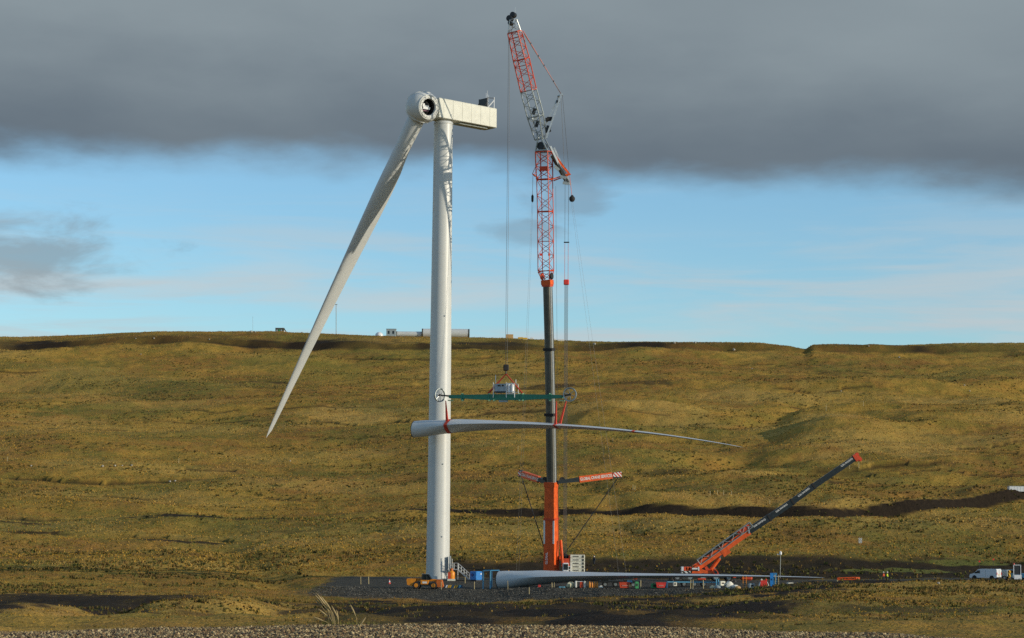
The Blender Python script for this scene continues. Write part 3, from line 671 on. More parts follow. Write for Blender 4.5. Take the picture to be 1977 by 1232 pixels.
for y in (-.7, .7): MB().bar((TB.x + 3.6, sy0 + y, 1.70), (TB.x + 5.55, sy0 + y, .02), .06, .22).build('stringer', GALV, st)
for i in range(8):
    f = (i + .5) / 8; MB().box((TB.x + 3.6 + 1.95 * f, sy0, 1.72 - 1.7 * f), (.26, 1.36, .04)).build('step', GALV, st)
for y in (-.72, .72):
    for k, f in enumerate((0, .25, .5, .75, 1)): rod('railing_post', (TB.x + 3.65 + 1.9 * f, sy0 + y, 1.7 - 1.66 * f), (TB.x + 3.65 + 1.9 * f, sy0 + y, 2.75 - 1.66 * f), .04, GALV, st)
    for h in (.55, 1.05): rod('rail', (TB.x + 3.65, sy0 + y, 1.7 + h), (TB.x + 5.55, sy0 + y, .04 + h), .04, GALV, st)
# ------------------------------------------------------------------ blade on the hook, blade on the ground
def free_blade(name, label, R0, T, k, tw, cat='turbine blade'):
    R0, T = Vector(R0), Vector(T); o = thing(name, label, cat, R0); ex = (T - R0); L = ex.length; ex = ex.normalized()
    ey = Vector((ex.y, -ex.x, 0)).normalized(); ez = ey.cross(ex); ez = ez if ez.z > 0 else -ez
    rs = blade_rings(L, R0, ex, ey, ez, tw, lambda s: k * s * (1 - s), 1.45, 4.1)
    sh = MB().rings(rs).build('blade_shell', BLADEM, o, True)
    MB().lathe([(1.18, -.04), (1.46, -.05), (1.47, .05), (1.18, .06)], R0, ex, 40, False).build('root_ring', DARK_, o, True)
    return o, ex, ey, ez, L, rs
hb, hx, hy, hzv, hL, hrs = free_blade('rotor_blade', 'long pale blade hanging level from the yoke in front of the tower', P(800, 829, 395), P(1436, 864, 371.5), 7.4, radians(7))
gb, gx, gy, gzv, gL, grs = free_blade('rotor_blade', 'long pale blade lying along the hardstanding in front of the cranes', P(964, 1120, 376), P(1593, 1115.5, 353), 1.9, radians(7))
def band(rs, i, name, m, parent, grow=1.03, w=.35):
    def sc(r, off): c = sum(r, Vector()) / len(r); return [c + (v - c) * grow + off for v in r]
    d = (sum(rs[i + 1], Vector()) - sum(rs[i], Vector())).normalized()
    return MB().rings([sc(rs[i], d * -w), sc(rs[i], d * w)], False).build(name, m, parent)
def near_i(rs, px): return min(range(len(rs)), key=lambda i: abs(Q(sum(rs[i], Vector()) / len(rs[i]))[0] - px))
i1, i2, i3 = near_i(hrs, 862), near_i(hrs, 1075), near_i(hrs, 1222)
# root transport frame and tip trestle of the lying blade
rf = thing('blade_root_frame', 'blue square steel frame clamped to the root of the lying blade', 'transport frame', on(948, 376.4))
RC = P(956, 1120, 376.4); fy = gy
for dv in (0, 1):
    c = RC - gx * (1.3 * dv + .1)
    cs = [c + fy * a * 1.65 + Vector((0, 0, 1)) * b_ for a, b_ in ((-1, -1.52), (1, -1.52), (1, 1.58), (-1, 1.58))]
    for k in range(4): MB().bar(cs[k], cs[(k + 1) % 4], .16, .16, up=gx).build('frame_beam', FBLUE if k != 1 else LBLUE, rf)
for a, b_ in ((-1, -1.52), (1, -1.52), (1, 1.58), (-1, 1.58)):
    c = RC + fy * a * 1.65 + Vector((0, 0, b_)); MB().bar(c - gx * .1, c - gx * 1.4, .13, .13).build('frame_beam', LBLUE if b_ > 0 else FBLUE, rf)
ti = near_i(grs, 1494); tcn = sum(grs[ti], Vector()) / len(grs[ti])
tr = thing('blade_trestle', 'tall blue steel trestle carrying the blade near its tip', 'trestle', (tcn.x, tcn.y, G(tcn.x, tcn.y)))
for s_ in (-.75, .75):
    c = tcn + gy * s_ * 1.2
    MB().bar((c.x, c.y, G(c.x, c.y) - .1), (c.x, c.y, tcn.z + .55), .5, .3).build('post', FBLUE if s_ < 0 else BLUE, tr)
MB().bar(tcn + gy * 1.1 - Vector((0, 0, .42)), tcn - gy * 1.1 - Vector((0, 0, .42)), .4, .25).build('cradle', FBLUE, tr)
ti2 = near_i(grs, 1340); tc2 = sum(grs[ti2], Vector()) / len(grs[ti2])
t2 = thing('support_frame', 'low blue steel support frame under the middle of the lying blade', 'trestle', (tc2.x, tc2.y, G(tc2.x, tc2.y)))
zb = tc2.z - 1.0
for px_ in (1288, 1392):
    p = P(px_, 1119, tc2.y - 1.0)
    for dy in (0, 1.6): MB().bar((p.x, p.y + dy, G(p.x, p.y + dy) - .05), (p.x, p.y + dy, zb), .14, .14).build('post', FBLUE, t2)
p0, p1 = P(1288, 1119, tc2.y - 1.0), P(1392, 1119, tc2.y - 1.0)
for dy in (0, 1.6): MB().bar((p0.x, p0.y + dy, zb), (p1.x, p1.y + dy, zb), .14, .16).build('beam', LBLUE if dy == 0 else FBLUE, t2)
# ------------------------------------------------------------------ lifting yoke
YB = 388.6
def yk(px, py, d=0.0): p = P(px, py, YB - (px - 978) / 11.3 * .404); return p + hy * d
yo = thing('lifting_yoke', 'green lifting yoke with a white power pack and a wheel at each end', 'lifting beam', yk(978, 768))
for a, b_, h0, h1 in ((868, 893, .55, .62), (893, 945, .62, .98), (945, 1010, .98, .98), (1010, 1062, .98, .66), (1062, 1086, .66, .55)):
    yc = lambda x: 766 + (1 if 930 < x < 1020 else 0)
    MB().bar(yk(a, yc(a)), yk(b_, yc(b_)), .7, h0, .7, h1).build('beam_section', TEAL, yo)
for x in (893, 945, 954, 1003, 1010, 1062):
    MB().bar(yk(x - 1.4, 767), yk(x + 1.4, 767), .84, 1.15).build('joint_plate', TEAL, yo)
    for s_ in (-1, 1): MB().box(yk(x, 767 + s_ * 6.4), (.28, .9, .22)).build('joint_pin', mat('pale_green', (.35, .55, .30), .5), yo)
MB().box(yk(972, 771), (1.5, .5, .95), Matrix.Rotation(-.38, 3, 'Z')).build('control_box', CABIN, yo)
pk = MB().box(yk(969, 750), (2.1, 1.7, 1.5), Matrix.Rotation(-.38, 3, 'Z')).build('power_pack', mat('pack_grey', (.36, .42, .47), .5), yo)
MB().box(yk(969, 757.5, .9), (2.1, .12, .22), Matrix.Rotation(-.38, 3, 'Z')).build('louvre', DARK_, pk)
for x in (966, 969, 974.5): MB().box(yk(x, 745, .88), (.2 if x < 970 else .3, .1, .25), Matrix.Rotation(-.38, 3, 'Z')).build('warning_plate', DARK_, pk)
for x in (984, 990.5): MB().lathe([(.05, -.75), (.27, -.72), (.27, .55), (.18, .72), (.05, .75)], yk(x, 750.5, .25), (0, 0, 1), 18).build('tank', VANW, yo, True)
for x in (956, 981, 997):
    for d in (-.8, .8): rod('cage_post', yk(x, 768, d), yk(x, 739 if x != 997 else 742, d), .06, VANW, yo)
for y_ in (741, 757, 761): rod('cage_rail', yk(981, y_, .8), yk(997, y_, .8), .06, VANW, yo); rod('cage_rail', yk(956, y_, -.8), yk(997, y_, -.8), .06, VANW, yo)
rod('aerial', yk(957, 740), yk(957, 724), .06, VANW, yo); rod('aerial', yk(996, 740), yk(996, 733), .06, VANW, yo)
for px_, py_, rz in ((850, 763, .75), (1101, 762, -.35)):
    c = yk(px_, py_, .2); ax = (sin(rz), -cos(rz), 0)
    w_ = MB().ring_torus(c, ax, 1.08, .10).build('rope_wheel', GREYS, yo, True)
    MB().lathe([(1.2, -.17), (1.22, 0), (1.2, .17), (1.08, .17), (1.08, -.17), (1.2, -.17)], c, ax, 32, False).build('wheel_rim', GREYS, w_, True)
    e = Vector(ax).cross(Vector((0, 0, 1)))
    for k in range(6): rod('spoke', c, c + (e * cos(k * pi / 3 + .3) + Vector((0, 0, 1)) * sin(k * pi / 3 + .3)) * 1.05, .05, GALV, w_)
    MB().lathe([(.2, -.25), (.2, .25)], c, ax, 12).build('wheel_hub', DARK_, w_)
    q = 869 if px_ < 950 else 1084
    MB().bar(yk(q, 765), c, .4, .3, .25, .2).build('wheel_bracket', DARK_, yo)
    MB().bar(yk(q - 4, 773), yk(q + 6, 774), .25, .18).build('sling_hook', mat('pale_green', (.35, .55, .30)), yo)
HKP = yk(977, 722)
for e in (yk(943, 760, .3), yk(1010, 760, .3), yk(941, 760, -.5), yk(1008, 760, -.5)): MB().bar(HKP, e, .13, .16).build('sling', SLING, yo)
def sc_(rs, i): return sum(rs[i], Vector()) / len(rs[i])
for i, tops in ((i1, (yk(861, 774, .1),)), (i2, (yk(1076, 775, .4), yk(1088, 774, -1.2)))):
    band(hrs, i, 'blade_sling', SLING, yo, 1.04, .34 if i == i1 else .22)
    c = sc_(hrs, i)
    for k, tp in enumerate(tops):
        e = c + hy * (.8 if len(tops) == 1 or k == 0 else -1.0) + Vector((0, 0, .35 if i == i1 else .1))
        MB().bar(tp, e, .12, .16, .5 if i == i1 else .42, .3, up=hy).build('blade_sling', SLING, yo)
band(hrs, i3, 'blade_sling', SLING, yo, 1.06, .25)
# ------------------------------------------------------------------ the big crane
CY = 400.2
cb = on(1064, CY)
cr = thing('mobile_crane', 'tall orange mobile crane with charcoal boom and red lattice jib', 'crane', cb)
FN = Vector((-sin(radians(24)), -cos(radians(24)), 0)); FS = Vector((cos(radians(24)), -sin(radians(24)), 0))
def C1(px, py, d=0.0): return P(px, py, 392.2 + 8.0 * max(0.0, min(1.0, (py - 290) / 810.0)) + d)   # the boom leans towards the camera
bs = MB().bar(C1(1064.5, 1104), C1(1064.5, 931), 2.05, 2.35, 1.75, 1.9, up=FN).build('boom_base', ORANGE, cr)
for y0, y1 in ((1050, 1004),):
    for s_ in (-.94, .94): MB().bar(C1(1064.5, y0) + FS * s_ * .93 + FN * 1.13, C1(1064.5, y1) + FS * s_ * .93 + FN * 1.08, .30, .07, up=FN).build('white_stripe', LETTER, bs)
MB().bar(C1(1064.5, 1004), C1(1064.5, 1000), 2.1, 2.3, up=FN).build('collar', RED, bs); MB().bar(C1(1064.5, 940), C1(1064.5, 931), 1.98, 2.1, up=FN).build('collar', ORANGE, bs)
text('GLOBAL', .55, C1(1060.5, 1078) + FN * 1.20, (0, 0, 1), -FS, LETTER, bs)
yy = [931, 798, 672, 548]; xx = [1065, 1063, 1060.3, 1057]; ww = [1.55, 1.46, 1.38, 1.3]
for i in range(3):
    s_ = MB(); p, q = C1(xx[i], yy[i]), C1(xx[i + 1], yy[i + 1]); w = ww[i]
    a = (q - p).normalized(); fs = (FS - a * FS.dot(a)).normalized(); fn = (FN - a * FN.dot(a)).normalized()
    def rg(c): return [c + fs * x * w / 2 + fn * z * w / 2 for x, z in ((-1, -.8), (-.75, -1), (.75, -1), (1, -.8), (1, .6), (.8, .9), (.4, 1.05), (-.4, 1.05), (-.8, .9), (-1, .6))]
    part = s_.rings([rg(p), rg(q)]).build('telescopic_section', BOOMD, cr)
    MB().bar(q - a * .5, q, w * 1.12, w * 1.14, up=fn).build('collar', BLACK if i < 2 else RED, part)
    MB().bar(p + fs * (w / 2 + .03) + fn * .2, q + fs * (w / 2 + .03) + fn * .2, .06, .55, up=fn).build('wear_strip', GALV, part)
MB().bar(C1(1057, 550), C1(1056.5, 541), 1.75, 1.6, up=FN).build('adapter_head', ORANGE, cr)
for s_ in (-1, 1): MB().lathe([(.55, -.16), (.62, 0), (.55, .16)], C1(1057, 534) + FS * .9 * s_ + FN * .3, FS, 16).build('sheave', RED if s_ < 0 else DARK_, cr)
lattice(cr, C1(1056.5, 541), C1(1054, 523), FS, 1.3, 1.2, 2.15, 2.0, 2, RED, .085, .05)
lattice(cr, C1(1054, 523), C1(1053, 409), FS, 2.15, 2.0, 2.15, 2.0, 8, RED, .085, .045)
lattice(cr, C1(1053, 408), C1(1051.5, 347), FS, 2.15, 2.0, 2.15, 2.0, 4, RED, .085, .045)
lattice(cr, C1(1051.5, 346), C1(1050, 293), FS, 2.2, 2.1, 2.3, 2.2, 4, RED, .11, .06)
MB().bar(C1(1050.5, 330), C1(1050.3, 321), 1.6, .3, up=FN).build('warning_board', RED, cr)
for px_, py_ in ((1049, 493), (1065, 493)): MB().box(C1(px_, py_) + FN * 1.05, (.4, .2, .4)).build('warning_lamp', REDP, cr)
hd = MB()
for s_ in (-1, 1):
    hd.bar(C1(1050, 293) + FN * s_ * 1.05 - FS * 1.1, C1(1043, 268) + FN * s_ * .95, .16, .3, up=FN); hd.bar(C1(1050, 293) + FN * s_ * 1.05 + FS * 1.1, C1(1046, 262) + FN * s_ * .95, .16, .3, up=FN)
    hd.bar(C1(1050, 292) + FN * s_ * 1.1 - FS * 1.15, C1(1050, 292) + FN * s_ * 1.1 + FS * 1.15, .2, .26, up=FN)
hd.build('luffing_head', GREYS, cr)
MB().lathe([(.7, -.8), (.78, 0), (.7, .8)], C1(1047, 283), FN, 18).build('luffing_drum', DARK_, cr)
JT = C1(990, 47, -3.7); JB = C1(1044, 268); JM = C1(1020.5, 175, -1.7)
lattice(cr, JB, C1(1034, 225, -.85), FS, 1.5, 1.7, 2.25, 2.0, 4, GREYS, .10, .055)
lattice(cr, C1(1034, 225, -.85), JM, FS, 2.25, 2.0, 2.2, 2.0, 4, GREYS, .10, .055)
lattice(cr, JM, C1(1006.5, 115, -2.7), FS, 2.2, 2.0, 2.2, 2.0, 5, RED, .10, .05)
lattice(cr, C1(1006.5, 115, -2.7), C1(993.5, 62, -3.5), FS, 2.2, 2.0, 1.9, 1.8, 5, RED, .10, .05)
lattice(cr, C1(993.5, 62, -3.5), C1(991, 38, -3.8), FS, 1.8, 1.6, .8, 1.2, 2, GALV, .08, .06)
for k in range(3): MB().bar(C1(1034 - 3 * k, 238 - 12 * k, -1.5), C1(1040 - 3 * k, 240 - 12 * k, -1.5), 1.2, .25, up=FN).build('walkway', GALV if k == 1 else DARK_, cr)
for (px_, py_, r_) in ((984.5, 36, .55), (991, 29, .5), (986, 45, .4)): MB().lathe([(r_ * .7, -.45), (r_, -.4), (r_, .4), (r_ * .7, .45)], C1(px_, py_, -3.7), FN, 16).build('head_sheave', DARK_, cr)
rod('lightning_rod', C1(994, 33, -3.7), C1(995, 14, -3.7), .04, GALV, cr)
MB().bar(C1(980, 37, -3.7), C1(985, 36, -3.7), .2, .15).build('anemometer', DARK_, cr)
# luffing masts and their pendants
am = MB()
for s_, a, b_ in ((-1, (1050, 242), (1077, 184)), (1, (1057, 268), (1086, 183))): am.bar(C1(*a) + FN * s_ * .6, C1(*b_) + FN * s_ * .5, .22, .3)
am = am.build('luffing_mast', GALV, cr)
for a, b_ in (((1074, 196), (1081, 196)), ((1056, 228), (1069, 228)), ((1055, 244), (1064, 246)), ((1076, 184), (1087, 183))): MB().bar(C1(*a), C1(*b_), .5, .35).build('mast_crosspiece', DARK_ if b_[1] > 185 else GALV, am)
MB().bar(C1(1053, 231), C1(1066, 230), .8, .5).build('winch', BLACK, am); MB().bar(C1(1056, 246), C1(1060, 255), .8, .8).build('winch', DARK_, am)
bk = MB()
for s_ in (-1, 1): bk.bar(C1(1066, 284) + FN * s_ * .8, C1(1099, 356) + FN * s_ * .6, .2, .34)
bk = bk.build('rear_mast', GALV, cr)
MB().bar(C1(1066, 300), C1(1096, 354), 1.5, .35).build('mast_panel', DARK_, bk)
for a, b_ in (((1074, 322), (1083, 330)), ((1085, 342), (1097, 345)), ((1090, 354), (1101, 356))): MB().bar(C1(*a) + FN * .8, C1(*b_) + FN * .8, .12, .5).build('mast_plate', GREYS, bk)
for s_ in (-.6, .6):
    for p_, q_, k_, w_ in (((1066, 295), (1100, 337), .6, .18), ((1066, 348), (1100, 336), .6, .19), ((1036, 342), (1029, 336), .5, .16), ((1036, 324), (1029, 337), .5, .07)):
        MB().bar(C1(*p_) + FN * s_, C1(*q_) + FN * s_ * k_, w_, w_).build('outrigger_arm', ORANGE, cr)
for a, b_, m_, r_ in (((1083, 181), (1010, 60), RED, .07), ((1084, 182), (1012, 66), ROPE, .05)): rod('pendant', C1(*a), C1(*b_, -3.4), r_, m_, cr)
for a, b_ in (((1086, 186), (1099, 336)), ((1083, 186), (1091, 352))): rod('luffing_rope', C1(*a), C1(*b_), .03, ROPE, cr)
for f in (.2, .45, .6, .8): p = C1(1083, 181).lerp(C1(1010, 60, -3.4), f); MB().box(p, (.2, .2, .3)).build('pendant_link', DARK_, cr)
rod('hook_rope', C1(1100, 340), C1(1104, 377), .05, RED, cr); MB().lathe([(.05, -.55), (.35, -.45), (.52, -.1), (.5, .2), (.3, .45), (.1, .7)], C1(1104.5, 384), (0, 0, 1), 20).build('ball_weight', BLACK, cr, True)
rod('hook_rope', C1(1029, 337), C1(1028, 376), .04, ROPE, cr); MB().lathe([(.05, -.7), (.2, -.5), (.22, .4), (.05, .7)], C1(1028, 383), (0, 0, 1), 14).build('hook_weight', BLACK, cr, True)
for dx_, xb in ((-1, 1197), (1.5, 1212)): rod('tag_line', C1(1104 + dx_, 390), on(xb, CY - 10), .014, ROPE, cr)
for dx_, xb in ((-1, 996), (1, 1001)): rod('tag_line', C1(1028 + dx_, 390), on(xb, CY - 10), .014, ROPE, cr)
for x_ in (1091, 1098): rod('hoist_rope', C1(x_, 352), C1(x_ - (1 if x_ > 1095 else .5), 468), .03, ROPE, cr)
MB().bar(C1(1088.5, 468), C1(1099, 468), .2, .2).build('spreader', DARK_, cr)
for x_ in (1090.5, 1097): rod('hoist_rope', C1(x_, 470), C1(x_ - .3, 541), .035, RED, cr)
hkb = MB().cbox(C1(1093.5, 545), (.95, .6, .95), .12).build('hook_block', REDP, cr)
for k in range(5): rod('hoist_rope', C1(1090.3 + 1.5 * k, 549), C1(1087.5 + 1.5 * k, 1078), .032, ROPE, cr)
rod('luffing_rope', C1(1073, 360), C1(1079, 1085), .02, ROPE, cr)
MB().cbox(yk(977, 710), (.95, .6, 1.1), .15).build('hook_block', BLACK, cr); MB().tube(yk(977, 716), yk(977, 722), .12).build('hook', DARK_, cr)
for dx_ in (-1.6, 1.6): rod('hoist_rope', C1(983.5 + dx_ * .8, 42, -3.7), yk(977.5 + dx_, 706), .03, ROPE, cr)
# guy arms with the hirer's name
for nm, e0, e1, lab0, lab1, dd, wtx in (('right', (1076, 931), (1199, 916), .34, .86, 2, 1), ('left', (1056, 931), (1004, 914), .30, .88, 7, -1)):
    p, q = C1(*e0), C1(*e1, dd); a = (q - p).normalized(); nrm = Vector((a.y, -a.x, 0)).normalized(); nrm = nrm if nrm.y < 0 else -nrm; up = nrm.cross(a); up = up if up.z > 0 else -up
    L = (q - p).length
    arm = MB().bar(p, p.lerp(q, lab0 + .03), .7, .55, .7, .85).build('guy_arm', BOOMB, cr)
    lb = MB().bar(p.lerp(q, lab0), p.lerp(q, lab1), .8, 1.12).build('name_panel', ORANGE, arm)
    mid = p.lerp(q, (lab0 + lab1) / 2) + nrm * .42
    text('GLOBAL CRANE SERVICES', .70, mid, a * wtx, up, LETTER, lb, sx=.70)
    MB().bar(p.lerp(q, lab1), q, .75, 1.0, .6, 1.2).build('arm_head', DARK_, arm); MB().bar(p.lerp(q, lab1 + .01) + nrm * .42 + up * .1, q + nrm * .40, .06, .7, .06, .9, up=up).build('hazard_plate', CHEVR, arm)
    MB().lathe([(.5, -.2), (.5, .2)], p.lerp(q, .08) + up * .3, nrm, 14).build('guy_winch', BLACK, arm)
    base = C1(1088, 1072) if wtx > 0 else C1(1050, 1056, 0)
    rod('guy_line', q - up * .5 - a * .6, base, .085, BLACK, cr); mm = (q - up * .5 - a * .6).lerp(base, .45); rod('guy_link', mm, mm + (base - mm).normalized() * .8, .09, DARK_, cr)
# superstructure, counterweight, carrier
sup = MB().box((cb.x + 1.0, CY, cb.z + 1.42), (5.6, 2.7, .2)).build('slewing_platform', ORANGE, cr)
MB().box((cb.x + 2.6, CY - .2, cb.z + 3.2), (1.2, 2.0, 1.3)).build('winch_housing', RED, cr)
for k in range(3): MB().lathe([(.5, -.8), (.5, .8)], (cb.x + 1.9 + .65 * k, CY + .2, cb.z + 3.9 + .25 * (k % 2)), (0, 1, 0), 14).build('winch_drum', ORANGE if k != 1 else DARK_, cr)
MB().bar((cb.x + 2.0, CY - 1.2, cb.z + 2.4), (cb.x + 1.6, CY - .9, cb.z + 7.0), .35, .35).build('guy_frame', ORANGE, cr)
cw = C1(1114.5, 1104)
for k in range(5):
    y1_ = 1104 - k * 6.6; b = MB().cbox((cw.x, CY + .4, C1(1114.5, y1_ - 3.2).z), (2.55, 3.4, .575), .05).build('counterweight_slab', CREAM, cr)
    MB().box((cw.x - .3, CY - 1.32, C1(1114.5, y1_ - 3.2).z), (1.0, .06, .12)).build('slab_slot', DARK_, b)
    MB().box((cw.x + .95, CY - 1.32, C1(1114.5, y1_ - 3.2).z), (.3, .06, .38)).build('lifting_eye', BOOMD, b)
MB().box((cw.x + .9, CY - 1.5, C1(1114.5, 1105).z - .25), (1.0, .5, .5)).build('ballast_foot', CREAM, cr)
cab = MB().cbox((cb.x + 2.45, CY - 1.7, cb.z + 2.15), (1.0, 1.6, 1.9), .12).build('crane_cab', VANW, cr); MB().box((cb.x + 2.5, CY - 2.52, cb.z + 2.4), (.8, .06, 1.0)).build('cab_window', GLASS, cab)
lad = MB().box((cb.x + 3.15, CY - 1.9, cb.z + 1.2), (.5, .3, .1)).build('access_ladder', VANW, cr)
for x in (2.85, 3.4): rod('ladder_rail', (cb.x + x, CY - 2.0, cb.z + .7), (cb.x + x, CY - 2.0, cb.z + 2.9), .06, VANW, lad)
for z in (1.3, 1.9, 2.5): rod('rung', (cb.x + 2.85, CY - 2.0, cb.z + z), (cb.x + 3.4, CY - 2.0, cb.z + z), .05, VANW, lad)
MB().box((cb.x + 4.0, CY, cb.z + 1.15), (17.5, 2.7, .75)).build('carrier', BOOMB, cr)
for i in range(8): 
    for s_ in (-1.15, 1.15): wheel(None, (cb.x - 3.4 + 2.05 * i, CY + s_, cb.z + .72), .74, .5, cr, GREYS)
for x in (-3.6, 11.2):
    o_ = MB().box((cb.x + x, CY, cb.z + .95), (.6, 8.5, .4)).build('outrigger', RED, cr)
    for s_ in (-4, 4): MB().lathe([(.12, .8), (.12, .2), (.5, .15), (.5, .0)], (cb.x + x, CY + s_, G(cb.x + x, CY + s_)), (0, 0, 1), 12).build('outrigger_foot', DARK_, o_)
MB().cbox((cb.x + 14.0, CY, cb.z + .8), (2.2, 2.6, .9), .2).build('carrier_cab', ORANGE, cr)
# ------------------------------------------------------------------ second crane
def sil(pts, Y, t, mb=None):                                # solid of real thickness with a given outline, at depth Y
    mb = mb or MB(); f = [P(x, y, Y) for x, y in pts]
    return mb.rings([[v + Vector((0, -t / 2, 0)) for v in f], [v + Vector((0, t / 2, 0)) for v in f]])
C2Y = 410.0
c2 = thing('mobile_crane', 'low orange crane with black telescopic boom raised to the right', 'crane', on(1352, C2Y)); c2b = ORG[c2]
def D2(px, py, d=0.0): return P(px, py, C2Y + d)
bm2 = MB().bar(D2(1341, 1098), D2(1446, 1026), 1.25, 1.35, 1.2, 1.2).build('boom_base', ORANGE, c2)
MB().bar(D2(1392, 1067), D2(1405, 1058), 1.3, 1.9).build('cylinder_bracket', ORANGE, bm2)
for i, (a, b_, w) in enumerate((((1446, 1025), (1486, 999), 1.22), ((1486, 999), (1531, 968), 1.14), ((1531, 968), (1572, 938), 1.06), ((1572, 938), (1651, 884), .98))):
    p, q = D2(*a), D2(*b_); t_ = MB().bar(p, q, w, w).build('telescopic_section', BOOMB, c2); ax = (q - p).normalized(); nrm = Vector((0, -1, 0)); up = nrm.cross(ax); up = up if up.z > 0 else -up
    MB().bar(q - ax * .3, q, w * 1.12, w * 1.14).build('collar', BLACK, t_)
    text('GLOBAL CRANE SERVICES', .42, p.lerp(q, .52 if i < 3 else .80) + Vector((0, -w / 2 - .01, 0)) + up * .18, ax, up, LETTER, t_, sx=.52)
h2 = MB().bar(D2(1649, 886), D2(1655, 882), 1.2, 1.3).build('boom_head', RED, c2)
MB().bar(D2(1652, 876), D2(1662, 888), .8, .5).build('sheave_bracket', RED, h2)
for q_ in ((1654, 878), (1660, 887)): MB().lathe([(.38, -.3), (.38, .3)], D2(*q_), (0, 1, 0), 14).build('sheave', RED, h2)
MB().bar(D2(1446, 1030), D2(1444, 1016), 1.5, .25).build('stowed_jib_bracket', GALV, c2)
lattice(c2, D2(1349, 1086, -.3), D2(1450, 1013, -.3), (0, 1, 0), .9, 1.05, .9, .95, 10, GREYS, .09, .055, 'stowed_jib')
MB().bar(D2(1352, 1083, .15), D2(1448, 1014, .15), .3, .8).build('stowed_jib_core', BOOMD, c2)
MB().bar(D2(1425, 1029, -.6), D2(1447, 1014, -.6), .08, .8).build('jib_panel', RED, c2)
MB().tube(D2(1370, 1104), D2(1389, 1078), .33, n=14).build('lift_cylinder', ORANGE, c2, True); MB().tube(D2(1389, 1078), D2(1398, 1066), .2, n=12).build('lift_piston', GALV, c2, True)
sil([(1350, 1112), (1378, 1112), (1376, 1104), (1364, 1102), (1352, 1098), (1345, 1090), (1338, 1096), (1333, 1112)], C2Y, 2.2).build('slewing_platform', ORANGE, c2)
sil([(1362, 1103), (1372, 1103), (1364, 1093), (1360, 1095)], C2Y, 1.5).build('boom_pivot', RED, c2)
cwt = sil([(1315.5, 1111), (1332, 1111), (1332, 1102.5), (1315.5, 1102.5)], C2Y, 2.6).build('counterweight', CHEV, c2)
sil([(1315, 1102.3), (1319, 1102.3), (1319, 1094), (1315, 1094)], C2Y, 2.2).build('tail_plate', VANW, c2)
for k in range(3): MB().lathe([(.36, -.9), (.4, 0), (.36, .9)], D2(1322.5 + 5 * k, 1098), (0, 1, 0), 16).build('winch_drum', ORANGE if k == 1 else RED, c2)
sil([(1335, 1102), (1349.5, 1102), (1349.5, 1096), (1335, 1096)], C2Y, 2.3).build('engine_cover', DARK_, c2); sil([(1336, 1099.5), (1347, 1099.5), (1347, 1096.5), (1336, 1096.5)], C2Y - 1.16, .1).build('name_plate', LETTER, c2); sil([(1347.5, 1102), (1350, 1102), (1350, 1094.5), (1347.5, 1094.5)], C2Y - 1.1, .3).build('handrail', VANW, c2)
cb2 = sil([(1378, 1112), (1388, 1112), (1386, 1104), (1381, 1098), (1377, 1099)], C2Y - 1.0, 1.0).build('crane_cab', RED, c2); sil([(1379.5, 1108), (1385.5, 1108), (1384.5, 1104), (1380.5, 1100), (1379, 1101)], C2Y - 1.5, .06).build('cab_window', GLASS, cb2); MB().bar(D2(1379, 1096, -1.4), D2(1388, 1109, -1.4), .1, .1).build('cab_rail', GALV, cb2)
x0 = c2b.x - 4.2
MB().box((c2b.x + 1.0, C2Y, c2b.z + 1.0), (12.5, 2.6, .7)).build('carrier', BOOMB, c2); MB().cbox((c2b.x + 8.2, C2Y, c2b.z + .65), (2.0, 2.5, .9), .2).build('carrier_cab', RED, c2)
for i in range(5):
    for s_ in (-1.1, 1.1): wheel(None, (x0 + 2.3 * i, C2Y + s_, c2b.z + .7), .72, .45, c2, GREYS)
for x in (-5.2, 5.8):
    o_ = MB().box((c2b.x + x, C2Y, c2b.z + .85), (.5, 7.0, .35)).build('outrigger', RED, c2)
    for s_ in (-3.3, 3.3): MB().lathe([(.1, .7), (.1, .2), (.4, .15), (.4, 0)], (c2b.x + x, C2Y + s_, G(c2b.x + x, C2Y + s_)), (0, 0, 1), 12).build('outrigger_foot', DARK_, o_)
# ------------------------------------------------------------------ telehandler in front of the tower
tl = on(823, 375); fr = frame(tl, radians(-6)); th = thing('telehandler', 'orange-yellow telehandler with a dark cab parked before the tower foot', 'telehandler', tl)
for x in (-1.5, 1.35):
    for y in (-.95, .95): wheel(fr, (x, y, .58), .58, .42, th, JCB)
MB(fr).box((-.05, 0, .75), (3.9, 1.3, .45)).build('chassis', BOOMB, th)
MB(fr).prism([(-3.0, .62), (-2.2, .45), (-1.95, .95), (-1.6, 1.3), (-1.6, 1.62), (-2.95, 1.66), (-3.12, 1.45)], -1.0, 1.0).build('rear_hood', JCB, th)
MB(fr).prism([(-.75, .75), (.45, .75), (.5, 1.45), (-.75, 1.45)], -1.12, -.55).build('engine_cover', JCB, th); MB(fr).box((-.1, -1.13, 1.05), (.75, .03, .3)).build('badge', LETTER, th)
MB(fr).bar((-2.6, .15, 1.55), (1.6, .15, 1.38), .42, .42).build('boom', JCB, th); MB(fr).bar((1.3, .15, 1.4), (2.6, .15, .85), .34, .38).build('boom_nose', JCB, th)
MB(fr).prism([(1.9, .35), (2.7, .25), (2.85, .5), (2.6, 1.5), (1.85, 1.55), (1.75, .9)], -.75, .75).build('front_carriage', mat('worn_orange', (.55, .14, .02), .5), th)
for y in (-.5, .5): MB(fr).box((3.3, y, .18), (1.2, .14, .07)).build('fork', DARK_, th)
cab = MB(fr).prism([(-.62, 1.45), (.72, 1.45), (.95, 1.62), (.45, 2.32), (-.52, 2.34)], -1.05, -.25).build('cab', GLASS, th)
